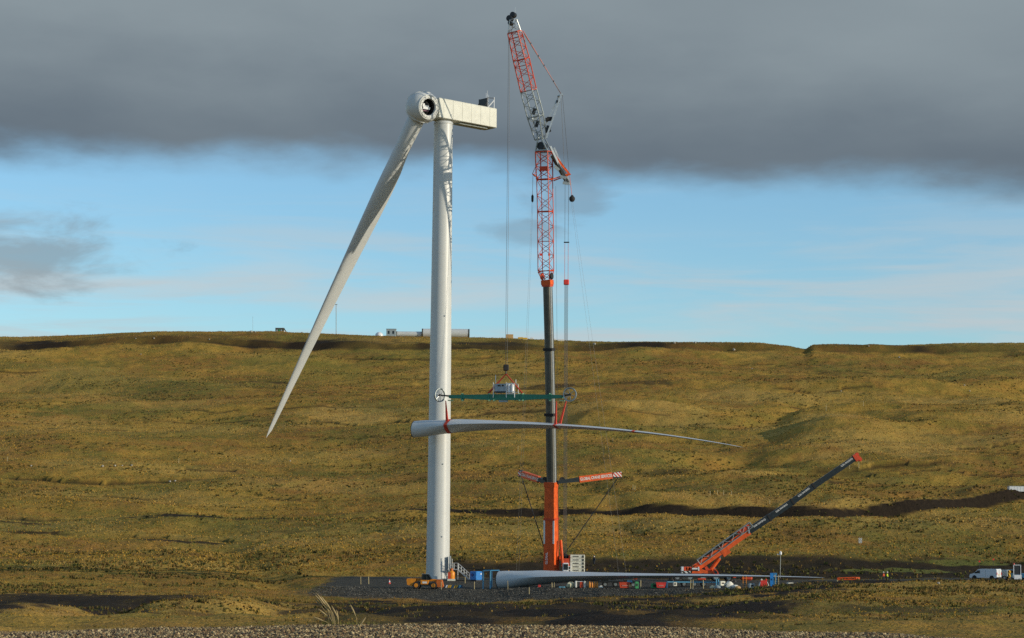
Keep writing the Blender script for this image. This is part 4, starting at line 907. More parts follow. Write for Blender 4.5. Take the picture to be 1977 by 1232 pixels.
for p, q in (((-.6, 1.45), (-.52, 2.36)), ((.98, 1.6), (.46, 2.36)), ((-.55, 2.36), (.48, 2.36)), ((.15, 1.45), (.12, 2.36))):
    for y in (-1.08, -.22): rod('cab_pillar', fr @ Vector((p[0], y, p[1])), fr @ Vector((q[0], y, q[1])), .05, BOOMB, cab)
MB(fr).box((-.1, -.65, 2.41), (1.0, .8, .08)).build('cab_roof', GALV, cab); rod('exhaust', fr @ Vector((-1.2, .6, 1.5)), fr @ Vector((-1.2, .6, 2.0)), .06, DARK_, th)
# ------------------------------------------------------------------ things round the tower foot
p = on(871.5, 396.3)
ob = thing('orange_tank', 'orange cylindrical tank on a white base beside the tower steps', 'tank', p)
MB().lathe([(.05, .35), (.56, .36), (.6, .5), (.6, 1.35), (.56, 1.5), (.25, 1.75), (.05, 1.78)], p, (0, 0, 1), 24).build('drum', JCB, ob, True)
MB().lathe([(.3, 1.75), (.3, 2.1), (.25, 2.15)], p, (0, 0, 1), 16).build('filler_neck', mat('worn_orange', (.55, .14, .02)), ob, True); MB().box((p.x, p.y, p.z + .17), (1.35, 1.3, .34)).build('base', CREAM, ob)
MB().box((p.x - .35, p.y - .45, p.z + .9), (.5, .3, 1.1)).build('side_panel', RED, ob)
p = on(919, 396); fr = frame(p, radians(47)); bl = thing('blue_container', 'bright blue equipment container right of the tower steps', 'container', p)
bx_ = MB(fr).cbox((0, 0, .95), (1.55, 1.55, 1.5), .08).build('shell', BLUE, bl); MB(fr).box((0, 0, .1), (1.4, 1.4, .2)).build('skid', DARK_, bl)
for k in range(4): MB(fr).box((.55 - .3 * k, -.79, .9), (.05, .05, 1.25)).build('rib', BLUE, bx_)
MB(fr).box((.40, -.80, 1.25), (.3, .03, .22)).build('sign_plate', LETTER, bx_); MB(fr).lathe([(.28, 0), (.28, .06)], (-.79, .1, 1.1), (-1, 0, 0), 16).build('fan_grille', mat('deep_blue', (.01, .06, .25)), bx_)
p = on(876, 377.5); fr = frame(p, radians(-4)); sk = thing('striped_skid', 'low dark blue skid with yellow and white slanting stripes before the tower', 'skid', p)
MB(fr).box((0, 0, .25), (2.9, .5, .5)).build('beam', mat('skid_navy', (.03, .08, .14), .5), sk)
for i, (x, m_) in enumerate(((-1.15, LETTER), (-.80, YEL), (-.50, YEL), (.25, YEL), (.55, YEL), (1.05, LBLUE))): MB(fr).prism([(x - .22, .02), (x, .02), (x + .22, .5), (x, .5)], -.262, -.252).build('stripe', m_, sk)
def stake(px, Y, h, lab, m=WOOD):
    p = on(px, Y); tx, ty_ = random.uniform(-.05, .05), random.uniform(-.05, .05)
    o = solo(MB().bar(p - Vector((0, 0, .1)), p + Vector((tx, ty_, h)), .10, .10, .09, .09).bar(p + Vector((tx, ty_, h)), p + Vector((tx * 1.05, ty_, h + .07)), .09, .09, .02, .02), 'marker_stake', m, lab, 'stake', p, 'marker stakes along the hardstanding')
for a in ((852, 373.2, 1.25, 'pale marker stake by the front wheel of the telehandler'), (898, 390, 1.0, 'pale marker stake at the foot of the tower steps'), (916, 375, 1.2, 'pale marker stake below the blue container'), (981, 370.5, 1.3, 'pale marker stake in front of the lying blade root'),
          (697, 385, 1.2, 'leftmost marker stake on the bank left of the tower'), (712, 386, 1.2, 'marker stake just right of the leftmost one on the bank'), (1022, 362, 1.0, 'short stake low on the rubble bank below the lying blade'), (1066, 367, .8, 'left of two short stakes close together under the blade'), (1070, 367, .8, 'right of two short stakes close together under the blade'),
          (1237, 362, 1.3, 'pale stake between the green bundle and the red skip'), (1333, 352, 1.3, 'left of the two stakes under the low orange crane'), (1337.5, 352, 1.3, 'right of the two stakes under the low orange crane'), (1358, 350, 1.3, 'single pale stake right of the paired stakes under the orange crane')): stake(*a)
p = on(752, 386); cn = thing('traffic_cone', 'small red and white traffic cone on the hardstanding left of the telehandler', 'traffic cone', p)
MB().lathe([(.20, .05), (.13, .32)], p, (0, 0, 1), 14).build('cone', REDP, cn, True); MB().lathe([(.135, .32), (.085, .58)], p, (0, 0, 1), 14).build('white_band', LETTER, cn, True); MB().lathe([(.085, .58), (.04, .8)], p, (0, 0, 1), 14).build('cone_top', REDP, cn, True); MB().box(p + Vector((0, 0, .025)), (.5, .5, .05)).build('foot', BLACK, cn)
# ------------------------------------------------------------------ gear under and beside the lying blade
def boulder_mb(p, r, sz=.7, seed=0):
    b = MB(); rr = random.Random(seed); n, m = 8, 5; rs = []
    for i in range(m + 1):
        a = pi * i / m; rs.append([Vector(p) + Vector((cos(2*pi*k/n) * sin(a) + .001, sin(2*pi*k/n) * sin(a), -cos(a) * sz)) * r * rr.uniform(.8, 1.15) + Vector((0, 0, r * sz * .75)) for k in range(n)])
    return b.rings(rs)
def sack(px, Y, r, lab, m=SACK, sz=.9): p = on(px, Y); solo(boulder_mb(p, r, sz, int(px)), 'bulk_bag', m, lab, 'bag', p, 'bags among the site gear', True)
sack(1101, 367.5, .62, 'round cream bulk bag standing on the rubble edge under the blade', mat('cream_sack', (.66, .62, .42), .8))
sack(1160, 366, .45, 'low white bag right of the orange gas bottles', SACK, .55); sack(1376, 351, .5, 'low pale bag left of the blue legs under the orange crane', mat('cream_sack', (.66, .62, .42)), .55); sack(1408, 351, .6, 'tall pale bag under the blade right of the boxed equipment', SACK, 1.15)
sack(1419, 350.5, .62, 'white bag spilling over a brown one right of the tall bag', SACK, .6); sack(1424, 349.5, .5, 'brown bag at the foot of the white ones', TAN, .6); sack(1385, 350.5, .45, 'grey bag between the blue legs and the cream box', CABIN, .7)
fx = on(1121, 367); wf = thing('white_rack', 'small white rack with a dark red box between its ends', 'rack', fx)
for x in (-.75, .65): MB().cbox(fx + Vector((x, 0, .55)), (.32, .5, 1.1), .08).build('end_frame', SACK, wf)
MB().box(fx + Vector((.15, .1, .5)), (.5, .4, .9)).build('box', RED, wf); MB().box(fx + Vector((-.1, 0, 1.0)), (1.4, .1, .08)).build('rail', VANW, wf)
gb_ = on(1146, 366.5); gr = thing('gas_bottle_rack', 'rack of slim orange gas bottles under the lying blade', 'gas bottles', gb_)
for k in range(4): MB().lathe([(.14, .05), (.15, .1), (.15, .78), (.10, .9), (.05, .95), (.05, 1.08)], gb_ + Vector((-.62 + .4 * k, 0, 0)), (0, 0, 1), 14).build('gas_bottle', JCB, gr, True)
MB().box(gb_ + Vector((0, 0, .03)), (1.7, .6, .06)).build('pallet', DARK_, gr); MB().box(gb_ + Vector((0, .18, .55)), (1.7, .04, .06)).build('rail', ORANGE, gr)
def skip(px, Y, w, h, lab, m, blue=False):
    p = on(px, Y); o = thing('site_skip', lab, 'skip', p)
    MB(frame(p)).prism([(-w*.42, .1), (w*.36, .1), (w*.5, h), (-w*.5, h)], -.6, .6).build('tub', m, o); MB(frame(p)).box((0, 0, h + .03), (w * 1.04, 1.3, .08)).build('rim', m, o); MB(frame(p)).box((0, -.63, h * .5), (w * .5, .05, .18)).build('name_plate', mat('faded_plate', (.5, .2, .16)), o)
    for x in (-.3, .3): MB(frame(p)).box((x * w, 0, .06), (.12, 1.1, .12)).build('runner', DARK_, o)
    if blue: MB(frame(p)).prism([(w*.2, h + .08), (w*.72, h + .02), (w*.66, h + .36), (w*.26, h + .4)], -.4, .4).build('blue_sheet', LBLUE, o); MB(frame(p)).box((w * .5, -.5, .45), (.5, .3, .4)).build('orange_box', TAN, o)
skip(1206, 365, 1.75, .95, 'dark red skip with a light blue sheet folded over its end', RED, True); skip(1276, 360, 1.55, .85, 'plain red skip under the blade left of the orange crane', REDP)
def crate(name, px, Y, d, lab, cat, m, dz=0.0, rz=.2, pan=None):
    p = on(px, Y, dz); f_ = frame(p, rz); o = thing(name, lab, cat, p)
    MB(f_).cbox((0, 0, d[2] / 2), d, min(d) * .1).build('case', m, o); MB(f_).box((0, -d[1] / 2 - .012, d[2] * .55), (d[0] * .5, .024, d[2] * .35)).build('panel', pan or DARK_, o); MB(f_).box((0, 0, d[2] + .03), (d[0] * .6, d[1] * .2, .06)).build('handle', DARK_, o)
    return o
crate('equipment_case', 1263, 361, (.9, .6, .75), 'green case at the left foot of the plain red skip', 'case', GREEN); crate('equipment_case', 1229, 363, (.55, .5, 1.1), 'upright green case right of the dark red skip', 'case', GREEN); crate('equipment_case', 1303, 356, (.55, .5, .6), 'small cream case standing high left of the stakes', 'case', CREAM, .35, .1)
crate('equipment_case', 1393.5, 351, (.95, .7, .7), 'cream equipment box tilted among the bags under the blade', 'case', CREAM, .45, .5); crate('equipment_case', 1525, 352.3, (.95, .8, .65), 'cream box at the right of the trestle by the blade tip', 'case', CREAM, .35, .3); crate('equipment_case', 1451, 351, (.9, .7, .75), 'blue-grey drum-like box right of the left ladder', 'case', CABIN, .1)
crate('equipment_case', 1085, 367, (1.0, .4, .16), 'flat light blue panel lying on the rubble under the blade', 'panel', LBLUE, .02); crate('equipment_case', 1041, 369, (.4, .35, .35), 'small red box low beside the thick part of the lying blade', 'case', REDP, .0)
p = on(1474, 350.5); gn = thing('site_generator', 'bright red machine on splayed grey legs by the trestle', 'machine', p)
MB(frame(p)).prism([(-.42, .15), (.5, .12), (.62, .5), (.5, 1.05), (.48, 1.35), (-.42, 1.35), (-.5, 1.0)], -.4, .4).build('body', REDP, gn)
for x0_, x1_ in ((-.5, -.95), (.6, .95)):
    for y in (-.35, .35): rod('leg', p + Vector((x0_ * .9, y, 1.1)), p + Vector((x1_, y, 0)), .06, GALV, gn)
for x in (-.32, .38): MB(frame(p)).lathe([(.13, 0), (.16, .12), (.06, .22)], (x, -.1, 1.35), (0, 0, 1), 12).build('cap', SACK if x < 0 else REDP, gn)
for px_, Y_, z0_, h_, lab in ((1438, 351.5, 0, 1.95, 'yellow ladder standing left of the red machine'), (1500.5, 351.2, .2, 2.0, 'pale yellow ladder leaning against the blade trestle')):
    p = on(px_, Y_, z0_); o = thing('ladder', lab, 'ladder', p)
    for x in (-.24, .24): MB().bar(p + Vector((x, 0, -.25)), p + Vector((x, .25, h_)), .09, .06).build('rail', JCB if px_ < 1450 else WOOD, o)
    for k in range(6): rod('rung', p + Vector((-.24, .25 * (k + .5) / 6, h_ * (k + .5) / 6)), p + Vector((.24, .25 * (k + .5) / 6, h_ * (k + .5) / 6)), .035, DARK_, o)
for k, (px_, lab) in enumerate(((1383, 'left light blue prop beside the cream box'), (1387, 'right light blue prop beside the cream box'))):
    p = on(px_, 350.8); o = thing('steel_prop', lab, 'prop', p); rod('tube', p, p + Vector((0, 0, 1.45)), .09, LBLUE, o, 10); MB().box(p + Vector((0, 0, 1.48)), (.3, .3, .05)).build('head_plate', LBLUE, o); MB().box(p + Vector((0, 0, .02)), (.3, .3, .04)).build('base_plate', LBLUE, o)
def trailer(px0, px1, Y, lab, wl, load):
    a, b_ = on(px0, Y), on(px1, Y); c = (a + b_) / 2; c.z = min(a.z, b_.z, c.z); L = b_.x - a.x; o = thing('low_trailer', lab, 'trailer', c); f_ = frame(c)
    MB(f_).box((0, 0, .95), (L, 2.3, .22)).build('deck', BOOMB, o); MB(f_).box((0, -1.16, .80), (L * .96, .06, .18)).build('side_rail', DARK_, o); MB(f_).prism([(L*.5, .85), (L*.5 + 1.1, .6), (L*.5 + 1.1, .5), (L*.5, .7)], -.15, .15).build('drawbar', DARK_, o)
    for x in wl:
        for y in (-.9, .9): wheel(f_, ((x - (px0 + px1) / 2) / (px1 - px0) * L, y, .45), .45, .3, o, GREYS)
    for i, (x, w, h, m_) in enumerate(load): MB(f_).cbox((x * L, .3, 1.07 + h / 2), (w, 1.2, h), .06).build('load_crate', m_, o)
trailer(1150, 1240, 372, 'dark low trailer behind the gas bottles, half hidden by the blade', (1168, 1188, 1222), ((-.3, 1.2, .3, DARK_), (.2, 1.6, .35, BOOMD)))
trailer(1302, 1372, 366, 'dark low trailer with crates behind the blue support frame', (1320, 1340, 1358), ((-.2, 1.0, .35, BOOMD), (.25, 1.3, .3, RED)))
# weather mast behind the blade tip
p = on(1506, 425); wm = thing('weather_mast', 'thin grey mast with white sensors behind the blade trestle', 'mast', p); tp = P(1507, 1072, 425)
rod('pole', p, tp, .05, GREYS, wm, 8); MB().lathe([(.05, 0), (.22, .1), (.24, .5), (.1, .75)], tp, (0, 0, 1), 14).build('sensor_head', VANW, wm, True); MB().bar(tp + Vector((-.6, 0, .1)), tp, .08, .08).build('sensor_arm', VANW, wm); MB().lathe([(.03, -.1), (.16, 0), (.03, .14)], tp + Vector((-.55, 0, .12)), (0, 0, 1), 10).build('cup', VANW, wm)
# orange jib section lying right of the blade tip
p0, p1 = on(1617, 398, .55), on(1652, 398, .6); oj = thing('jib_section', 'orange lattice jib section lying on the track beyond the blade tip', 'jib section', (p0 + p1) / 2)
lattice(oj, p0, p1, (0, 1, 0), .7, .3, .7, .4, 6, ORANGE, .06, .04, 'lattice_body'); MB().bar(p1, p1 + Vector((.7, 0, 0)), .8, .5, .5, .4).build('jib_head', ORANGE, oj)
for a in (p0, p1): MB().box(a - Vector((0, 0, .36)), (.3, 1.0, .3)).build('timber', WOOD, oj)
# marker board on the slope
hx_, hy_ = hit(1661, 1052, 452); p = Vector((hx_, hy_, G(hx_, hy_))); mk = thing('marker_board', 'small black and white striped marker board on the slope', 'marker board', p)
MB().box(p + Vector((0, 0, .85)), (.72, .06, 1.05)).build('board', stripes('marker_stripes', (.02, .02, .02), (.75, .75, .72), 3.0), mk); MB().box(p + Vector((0, .06, .4)), (.08, .06, 1.0)).build('post', WOOD, mk)
# ------------------------------------------------------------------ van and the vehicles behind it
p = on(1929, 398); fr = frame(p, radians(143)); va = thing('panel_van', 'white panel van nose left on the site track', 'van', p); vw = .95
MB(fr).prism([(0, .42), (0, 1.78), (.12, 1.95), (3.1, 1.95), (3.5, 1.86), (4.25, 1.22), (5.0, 1.02), (5.15, .8), (5.15, .4)], -vw, vw).build('body', VANW, va)
for y in (-1, 1):
    w_ = MB(fr).prism([(3.15, 1.18), (3.15, 1.68), (3.55, 1.68), (4.12, 1.2)], y * (vw + .012) - .012, y * (vw + .012) + .012).build('side_window', GLASS, va); MB(fr).box((2.1, y * (vw + .008), 1.15), (.03, .016, 1.3)).build('door_seam', GREYS, va)
    for x in (.95, 4.2): wheel(fr, (x, y * .82, .34), .34, .24, va, GREYS); MB(fr).lathe([(.42, -.02), (.42, .02)], (x, y * (vw + .0), .42), (0, 1, 0), 18).build('wheel_arch', BLACK, va)
    MB(fr).box((-.02, y * .84, 1.15), (.05, .16, .42)).build('tail_light', REDP, va); MB(fr).box((5.05, y * .7, .85), (.2, .35, .16)).build('headlight', GALV, va); MB(fr).box((3.95, y * 1.08, 1.28), (.16, .2, .22)).build('door_mirror', BLACK, va)
MB(fr).prism([(3.56, 1.84), (4.27, 1.24), (4.31, 1.27), (3.6, 1.87)], -.8, .8).build('windscreen', GLASS, va); MB(fr).box((-.03, 0, 1.1), (.04, .03, 1.4)).build('rear_door_seam', GREYS, va); MB(fr).box((-.03, .15, .95), (.05, .5, .12)).build('number_plate', YEL, va); MB(fr).box((-.05, 0, .48), (.14, 1.8, .16)).build('bumper', BLACK, va)
p = on(1950, 399); fr = frame(p, radians(150)); tk = thing('works_vehicle', 'works vehicle with yellow chevron tailboard right of the van', 'vehicle', p)
MB(fr).cbox((1.9, 0, 1.15), (3.6, 1.8, 1.25), .15).build('body', CABIN, tk); MB(fr).box((0, 0, 1.05), (.12, 1.55, 1.3)).build('chevron_tailboard', CHEVY, tk); MB(fr).cbox((2.5, 0, 1.75), (1.6, 1.6, .5), .15).build('cab', GLASS, tk); MB(fr).box((-.05, 0, .35), (.2, 1.6, .2)).build('bumper', BLACK, tk)
for x in (.7, 3.0):
    for y in (-.8, .8): wheel(fr, (x, y, .38), .38, .26, tk, GREYS)
p = on(1964, 394); fr = frame(p, 0.0); wu = thing('message_trailer', 'white trailer carrying a tall dark framed panel right of the works vehicle', 'trailer', p)
MB(fr).box((0, 0, .62), (1.25, 1.2, .75)).build('base_box', VANW, wu); MB(fr).box((0, .05, 1.85), (1.1, .16, 1.55)).build('panel', DARK_, wu)
for x in (-.6, .6): MB(fr).box((x, 0, 1.85), (.09, .2, 1.7)).build('frame_post', VANW, wu); wheel(fr, (x * .9, .3, .26), .26, .18, wu, GREYS)
MB(fr).box((0, 0, 2.68), (1.25, .2, .09)).build('frame_top', VANW, wu); MB(fr).lathe([(.03, 0), (.14, .05), (.12, .22), (.03, .26)], (-.55, 0, 2.72), (0, 0, 1), 12).build('beacon', REDP, wu)
p = on(1981, 399); fr = frame(p, radians(155)); lv = thing('parked_pickup', 'pale blue vehicle cut off by the right edge of the picture', 'vehicle', p)
MB(fr).prism([(0, .4), (0, 1.1), (1.2, 1.15), (1.5, 1.75), (2.8, 1.75), (3.3, 1.15), (4.3, 1.0), (4.35, .4)], -.85, .85).build('body', LBLUE, lv); MB(fr).prism([(1.4, 1.18), (1.6, 1.66), (2.7, 1.66), (3.1, 1.18)], .84, .87).build('side_window', GLASS, lv)
for x in (.8, 3.5):
    for y in (-.75, .75): wheel(fr, (x, y, .36), .36, .24, lv, GREYS)
for px_, Y_, py_, lab in ((1891, 440, 1084, 'red-topped marker post on the dark bank above the van'), (1918, 444, 1080, 'red-tipped marker post right of the one above the van')):
    p = on(px_, Y_); tp = P(px_, py_, Y_); tp.z = max(tp.z, p.z + 1.0); o = thing('marker_post', lab, 'marker post', p); rod('post', p, tp, .04, DARK_, o); MB().box(tp, (.3, .12, .3)).build('red_top', REDP, o)
# ------------------------------------------------------------------ people
def person(px, Y, lab, jacket, face, helmet, dz=0.0):
    p = on(px, Y, dz); o = thing('person', lab, 'person', p); c, s = cos(face), sin(face)
    def L(x, y, z): return (x * c - y * s, x * s + y * c, z)
    def skin(nm, pts, edges, m):
        me = bpy.data.meshes.new(nm); me.from_pydata([L(*q[:3]) for q in pts], edges, []); ob = bpy.data.objects.new(nm, me); COL.objects.link(ob); ob.parent = o; me.materials.append(m)
        md = ob.modifiers.new('skin', 'SKIN'); md.use_smooth_shade = True
        for v, q in zip(me.skin_vertices[0].data, pts): v.radius = (q[3], q[3] * .8)
        me.skin_vertices[0].data[0].use_root = True; ob.modifiers.new('sub', 'SUBSURF').levels = 1; ob.modifiers['sub'].render_levels = 2; return ob
    skin('body', [(0, 0, .95, .15), (0, 0, 1.2, .15), (0, 0, 1.42, .16), (0, 0, 1.54, .06), (0, .02, 1.66, .09), (0, .01, 1.75, .08), (-.10, 0, .86, .11), (-.11, .02, .48, .08), (-.12, 0, .09, .055), (-.12, .13, .05, .05), (.10, 0, .86, .11), (.12, .03, .48, .08), (.14, 0, .09, .055), (.14, .13, .05, .05),
          (-.2, 0, 1.42, .07), (-.28, .02, 1.15, .055), (-.26, .12, .92, .045), (-.25, .16, .84, .04), (.2, 0, 1.42, .07), (.28, .02, 1.15, .055), (.26, .14, .93, .045), (.25, .18, .85, .04)],
         [(0, 1), (1, 2), (2, 3), (3, 4), (4, 5), (0, 6), (6, 7), (7, 8), (8, 9), (0, 10), (10, 11), (11, 12), (12, 13), (2, 14), (14, 15), (15, 16), (16, 17), (2, 18), (18, 19), (19, 20), (20, 21)], NAVY)
    skin('jacket', [(0, 0, .92, .18), (0, 0, 1.2, .175), (0, 0, 1.42, .185), (0, 0, 1.5, .08), (-.2, 0, 1.42, .085), (-.28, .02, 1.15, .07), (-.26, .12, .94, .06), (.2, 0, 1.42, .085), (.28, .02, 1.15, .07), (.26, .14, .95, .06)], [(0, 1), (1, 2), (2, 3), (2, 4), (4, 5), (5, 6), (2, 7), (7, 8), (8, 9)], jacket)
    q = p + Vector(L(0, .02, 1.67)); MB().lathe([(.05, -.12), (.085, -.08), (.095, 0), (.09, .05)], q + Vector(L(0, .012, 0)), (0, 0, 1), 14).build('face', SKIN, o, True); MB().lathe([(.15, .04), (.125, .05), (.12, .1), (.08, .16), (.01, .18)], q, (0, 0, 1), 16).build('helmet', helmet, o, True)
    return o
person(1706, 392, 'worker in an orange hi-vis jacket, left of the pair on the track', HIVO, 1.2, SACK); person(1713, 391, 'worker in a yellow hi-vis jacket, right of the pair on the track', HIVY, -2.0, LETTER); person(1147, 441, 'dark-clad person with a pale helmet on the bank right of the counterweights', NAVY, 2.5, LETTER)
# ------------------------------------------------------------------ things along the ridge and on the slope
RY = 1058
def rg_(px, Y=RY, dz=0.0): x = P(px, 650, Y).x; return Vector((x, Y, G(x, Y) + dz))
def tube_section(px0, px1, py0, py1, lab, name='tower_section'):
    a, b_ = P(px0, (py0 + py1) / 2, RY + 6), P(px1, (py0 + py1) / 2, RY + 6); r = (py1 - py0) / 2 / FPX * (RY + 6); m_ = (a + b_) / 2; zc = max(m_.z, max(G(a.x, a.y), G(b_.x, b_.y)) + r * .9); a.z = b_.z = zc
    o = thing(name, lab, 'tower section', (m_.x, m_.y, zc - r)); MB().tube(a, b_, r, n=40).build('shell', WHITE, o, True); ax = (b_ - a).normalized()
    for e, s_ in ((a, -1), (b_, 1)): MB().lathe([(r * 1.03, 0), (r * 1.03, s_ * .6), (r * .6, s_ * .6)], e, ax, 32).build('end_cover', BOOMD, o)
    for f in (.15, .85): c_ = a.lerp(b_, f); MB().box((c_.x, c_.y, zc - r - .1), (.6, 3.0, .5)).build('cradle', DARK_, o)
tube_section(767, 814, 640, 651, 'smaller white tower tube lying on the ridge left of the tower'); tube_section(817, 904, 635, 653, 'larger white tower tube with dark ends lying on the ridge behind the tower')
def boxy(px0, px1, py0, py1, dep, lab, name, cat, m, extra=None):
    a = P(px0, py1, RY + 4); b_ = P(px1, py0, RY + 4); h = b_.z - a.z; w = b_.x - a.x; x = (a.x + b_.x) / 2; z = min(a.z, G(x, RY + 4) + .05); h = b_.z - z; p = Vector((x, RY + 4, z)); o = thing(name, lab, cat, p); MB().cbox(p + Vector((0, 0, h / 2)), (w, dep, h), .08).build('shell', m, o)
    return o, p, w, h
o, p, w, h = boxy(746, 765, 636, 650, 3.0, 'grey-blue cabin at the left end of the tower tubes on the ridge', 'site_cabin', 'cabin', CABIN)
for x in (-.25, .22): MB().box(p + Vector((x * w, -1.53, h * .55)), (w * .18, .06, h * .4)).build('window', GLASS, o)
MB().box(p + Vector((0, 0, h + .06)), (w * 1.04, 3.1, .12)).build('roof', DARK_, o)
o, p, w, h = boxy(532, 549, 634, 646, 3.0, 'dark cabin with a white sloping cover alone on the ridge at left', 'site_cabin', 'cabin', mat('cabin_dark', (.05, .06, .05), .6))
MB(frame(p)).prism([(w * .5, 0), (w * .5, h * 1.02), (w * .25, h * 1.1), (w * 1.0, .1)], -1.4, 1.4).build('white_cover', LETTER, o); MB().box(p + Vector((0, 0, h + .05)), (w * 1.03, 3.1, .12)).build('roof', CABIN, o)
for x, m_ in ((-.3, CABIN), (-.05, GREEN), (.2, CABIN)): MB().box(p + Vector((x * w, -1.53, h * .45)), (w * .16, .06, h * .6)).build('door' if m_ is GREEN else 'window', m_, o)
o, p, w, h = boxy(977, 991, 646, 656, 2.5, 'tan wooden crate standing on the ridge left of the big crane', 'wooden_crate', 'crate', TAN)
for z in (.12, .5, .88): MB().box(p + Vector((0, -1.28, h * z)), (w, .06, .25)).build('batten', TAN, o)
p = rg_(732); p.z = P(732, 650, RY).z; o = thing('nose_cone', 'white nose cone resting on the ridge left of the grey-blue cabin', 'nose cone', p); MB().lathe([(1.9, 0), (1.85, .8), (1.5, 1.5), (.8, 2.0), (.05, 2.15)], p, (0, 0, 1), 24).build('shell', VANW, o, True); MB().lathe([(2.0, -.3), (2.0, .05)], p, (0, 0, 1), 24).build('pallet', WOOD, o)
for px_, py_, r_, lab in ((649, 588, .16, 'tall thin met mast on the ridge behind the fitted blade'), (488, 612, .05, 'very thin pole on the ridge left of the dark cabin')):
    p = rg_(px_, RY + 20); tp = P(px_, py_, RY + 20); o = thing('met_mast', lab, 'mast', p); rod('pole', p - Vector((0, 0, .5)), tp, r_, GREYS, o, 8); MB().box(tp, (r_ * 7, r_ * 2, r_ * 2)).build('sensor_arm', GREYS, o); MB().box(p, (1.0, 1.0, .4)).build('footing', GREYS, o)
for px_, py_, w_, m_, lab in ((1005, 655.5, 2.4, YEL, 'left of two low yellow pallets on the ridge by the wooden crate'), (1014, 656.5, 2.0, YEL, 'right of two low yellow pallets on the ridge by the wooden crate'), (1027, 656, 1.6, VANW, 'small white pallet load right of the yellow pallets on the ridge'), (1069, 658, 2.2, VANW, 'white pallet load on the ridge just right of the big boom'), (1083, 659.5, 3.0, VANW, 'long white pallet load on the ridge right of the hoist ropes')):
    hx_, hy_ = hit(px_, py_, 1000, 1090); p = Vector((hx_, hy_, G(hx_, hy_))); o = thing('pallet_load', lab, 'pallet', p); MB().box(p + Vector((0, 0, .15)), (w_, 1.2, .3)).build('pallet', WOOD, o); MB().cbox(p + Vector((0, 0, .65)), (w_, 1.1, .7), .1).build('load', m_, o)
BOULD = [(485, 641, .9, 'largest pale boulder on the skyline left of the dark ridge cabin'), (493, 641, .6, 'smaller pale boulder just right of the largest skyline boulder'), (297, 653, .5, 'pale stone under the ridge track, left part of the skyline'), (262, 655, .4, 'tiny pale stone left of the others under the left ridge track'), (404, 655, .4, 'pale stone under the ridge track left of the skyline boulders'),
 (198, 901, .55, 'leftmost stone in the row of pale stones low on the left slope'), (222, 900, .5, 'second stone of the pale row low on the left slope'), (236, 899, .35, 'smallest stone in the pale row low on the left slope'), (254, 899, .45, 'rightmost stone of the pale row low on the left slope'), (328, 930, .5, 'left of two close pale stones below the pale row'), (338, 929, .45, 'right of two close pale stones below the pale row'),
 (1417, 676, .9, 'bright pale boulder under the spoil heap on the right ridge'), (1736, 690, .6, 'pale boulder below the ridge track far right of the notch'), (1677, 669, .5, 'pale stone on top of the ridge right of the notch'), (1148, 665, .9, 'pale boulder on the ridge beside the thin tag lines'), (1302, 663, .7, 'left of two pale boulders on the skyline right of the crane'), (1342, 662, .8, 'right of two pale boulders on the skyline right of the crane'),
 (1862, 744, .45, 'upper of two pale stones high on the far right slope'), (1872, 755, .45, 'lower of two pale stones high on the far right slope'), (1812, 1127, .28, 'pale stone on the near bank left of the van'), (272, 684, .4, 'lone pale stone near the top of the left slope'), (1624, 755, .4, 'lone pale stone high above the low crane boom tip'), (560, 890, .35, 'lone pale stone right of and below the fitted blade tip'), (60, 900, .4, 'lone pale stone near the left edge halfway down the slope'), (1452, 712, .4, 'lone pale stone below the ridge notch')]
for i, (px_, py_, r_, lab) in enumerate(BOULD):
    hx_, hy_ = hit(px_, py_ + 1, 60, 1095); p = Vector((hx_, hy_, G(hx_, hy_)))
    solo(boulder_mb(p, r_ * .8, .75, i), 'boulder', STONE, lab, 'boulder', p, 'pale boulders scattered over the moor', False)
POSTS = [(1222, 945, 1.3, 'left of two fence posts right of the guy arm'), (1226, 946, 1.1, 'right of two fence posts right of the guy arm'), (1667, 783, 1.6, 'fence post high on the slope above the low crane boom tip'), (1595, 792, 2.0, 'tall fence post on the slope left of the higher single post'), (1640, 906, 1.3, 'left fence post just below the low crane boom tip'), (1658, 903, 1.5, 'right fence post just below the low crane boom tip'),
 (1385, 955, 1.1, 'second fence post of four in a short row above the hill track'), (1397, 954, 1.0, 'third fence post of four in a short row above the hill track'), (1371, 956, 1.0, 'first fence post of four in a short row above the hill track'), (1412, 955, 1.0, 'last fence post of four in a short row above the hill track'), (345, 892, 1.2, 'lone fence post right of the row of pale stones'), (14, 890, 1.3, 'fence post at the left edge of the slope'), (1486, 972, .9, 'fence post beside the low crane boom above the hill track'), (1000, 870, 1.4, 'fence post seen below the hanging blade left of the boom'), (1183, 852, 1.2, 'fence post seen below the hanging blade right of the boom')]
for i, (px_, py_, h_, lab) in enumerate(POSTS):
    hx_, hy_ = hit(px_, py_ + 1, 450, 1000); p = Vector((hx_, hy_, G(hx_, hy_)))
    solo(MB().bar(p - Vector((0, 0, .2)), p + Vector((.03, 0, h_)), .16, .16, .14, .14).bar(p + Vector((.03, 0, h_)), p + Vector((.03, 0, h_ + .1)), .14, .14, .04, .04), 'fence_post', WOOD, lab, 'fence post', p, 'old fence posts on the hillside')
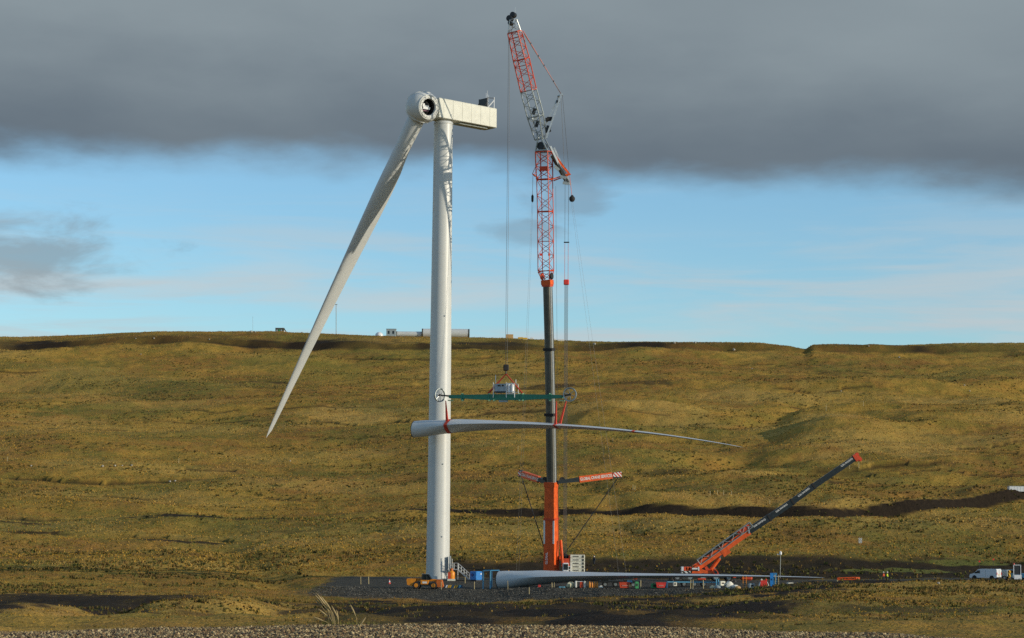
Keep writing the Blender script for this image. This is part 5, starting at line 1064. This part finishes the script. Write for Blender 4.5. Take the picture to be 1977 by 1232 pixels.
hx_, hy_ = hit(1966, 951, 520, 720); p = Vector((hx_ + 1.5, hy_, G(hx_, hy_) - .2)); o = thing('storage_container', 'low plain white container at the right edge above the hill track', 'container', p); MB().cbox(p + Vector((0, 1.5, .8)), (7.5, 2.4, 1.4), .06).build('shell', VANW, o)
for k in range(9): MB().box(p + Vector((-3.2 + .8 * k, .29, .8)), (.06, .03, 1.2)).build('rib', VANW, o)
MB().box(p + Vector((0, 1.5, 1.53)), (7.6, 2.5, .06)).build('roof', CABIN, o)
# ------------------------------------------------------------------ grass clump on the gravel edge
def clump(px, py, Y, lab, stems, seed, mound):
    p = P(px, py, Y); p.z = G(p.x, Y); r_ = random.Random(seed); o = thing('grass_clump', lab, 'grass clump', p); sm = mat('straw', (.40, .30, .14), .85); gm = mat('clump_green', (.16, .15, .03), .9)
    for (dx_, h_, b_) in stems:
        b = p + Vector((dx_ * .5 + r_.uniform(-.05, .05), r_.uniform(-.05, .05), 0)); m_ = b + Vector((b_ * .35, 0, h_ * .6)); t = b + Vector((b_, 0, h_)); q = MB(); q.tube(b, m_, .006, .005, 5).tube(m_, t, .005, .004, 5)
        d = (t - m_).normalized(); q.lathe([(.003, -.12), (.014, -.06), (.016, .0), (.010, .06), (.002, .10)], t, d, 6); q.build('stem', sm, o)
    q = MB()
    for k in range(mound):
        x = r_.uniform(-.22, .42); hh = r_.uniform(.05, .16); c = p + Vector((x, r_.uniform(-.12, .12), -.01)); a = r_.uniform(0, 6.28); w = .012
        q.add([c + Vector((cos(a) * w, sin(a) * w, 0)), c - Vector((cos(a) * w, sin(a) * w, 0)), c + Vector((r_.uniform(-.06, .05), r_.uniform(-.05, .05), hh))], [(0, 1, 2)])
    t = q.build('leaf_tuft', gm, o); t['kind'] = 'stuff'
clump(646, 1200, 40.0, 'dry straw-coloured grass clump standing on the gravel edge', [(.0, .50, -.26), (.03, .46, -.22), (.05, .40, -.16), (-.02, .44, -.24), (.02, .34, -.12), (.08, .30, -.10), (-.05, .27, -.22), (-.08, .16, -.26), (.1, .22, -.02), (.04, .52, -.28), (.01, .48, -.21)], 3, 260)
clump(690, 1200, 40.2, 'small clump with one bent straw right of the larger grass clump', [(.0, .33, -.10), (.02, .12, .05)], 5, 150)
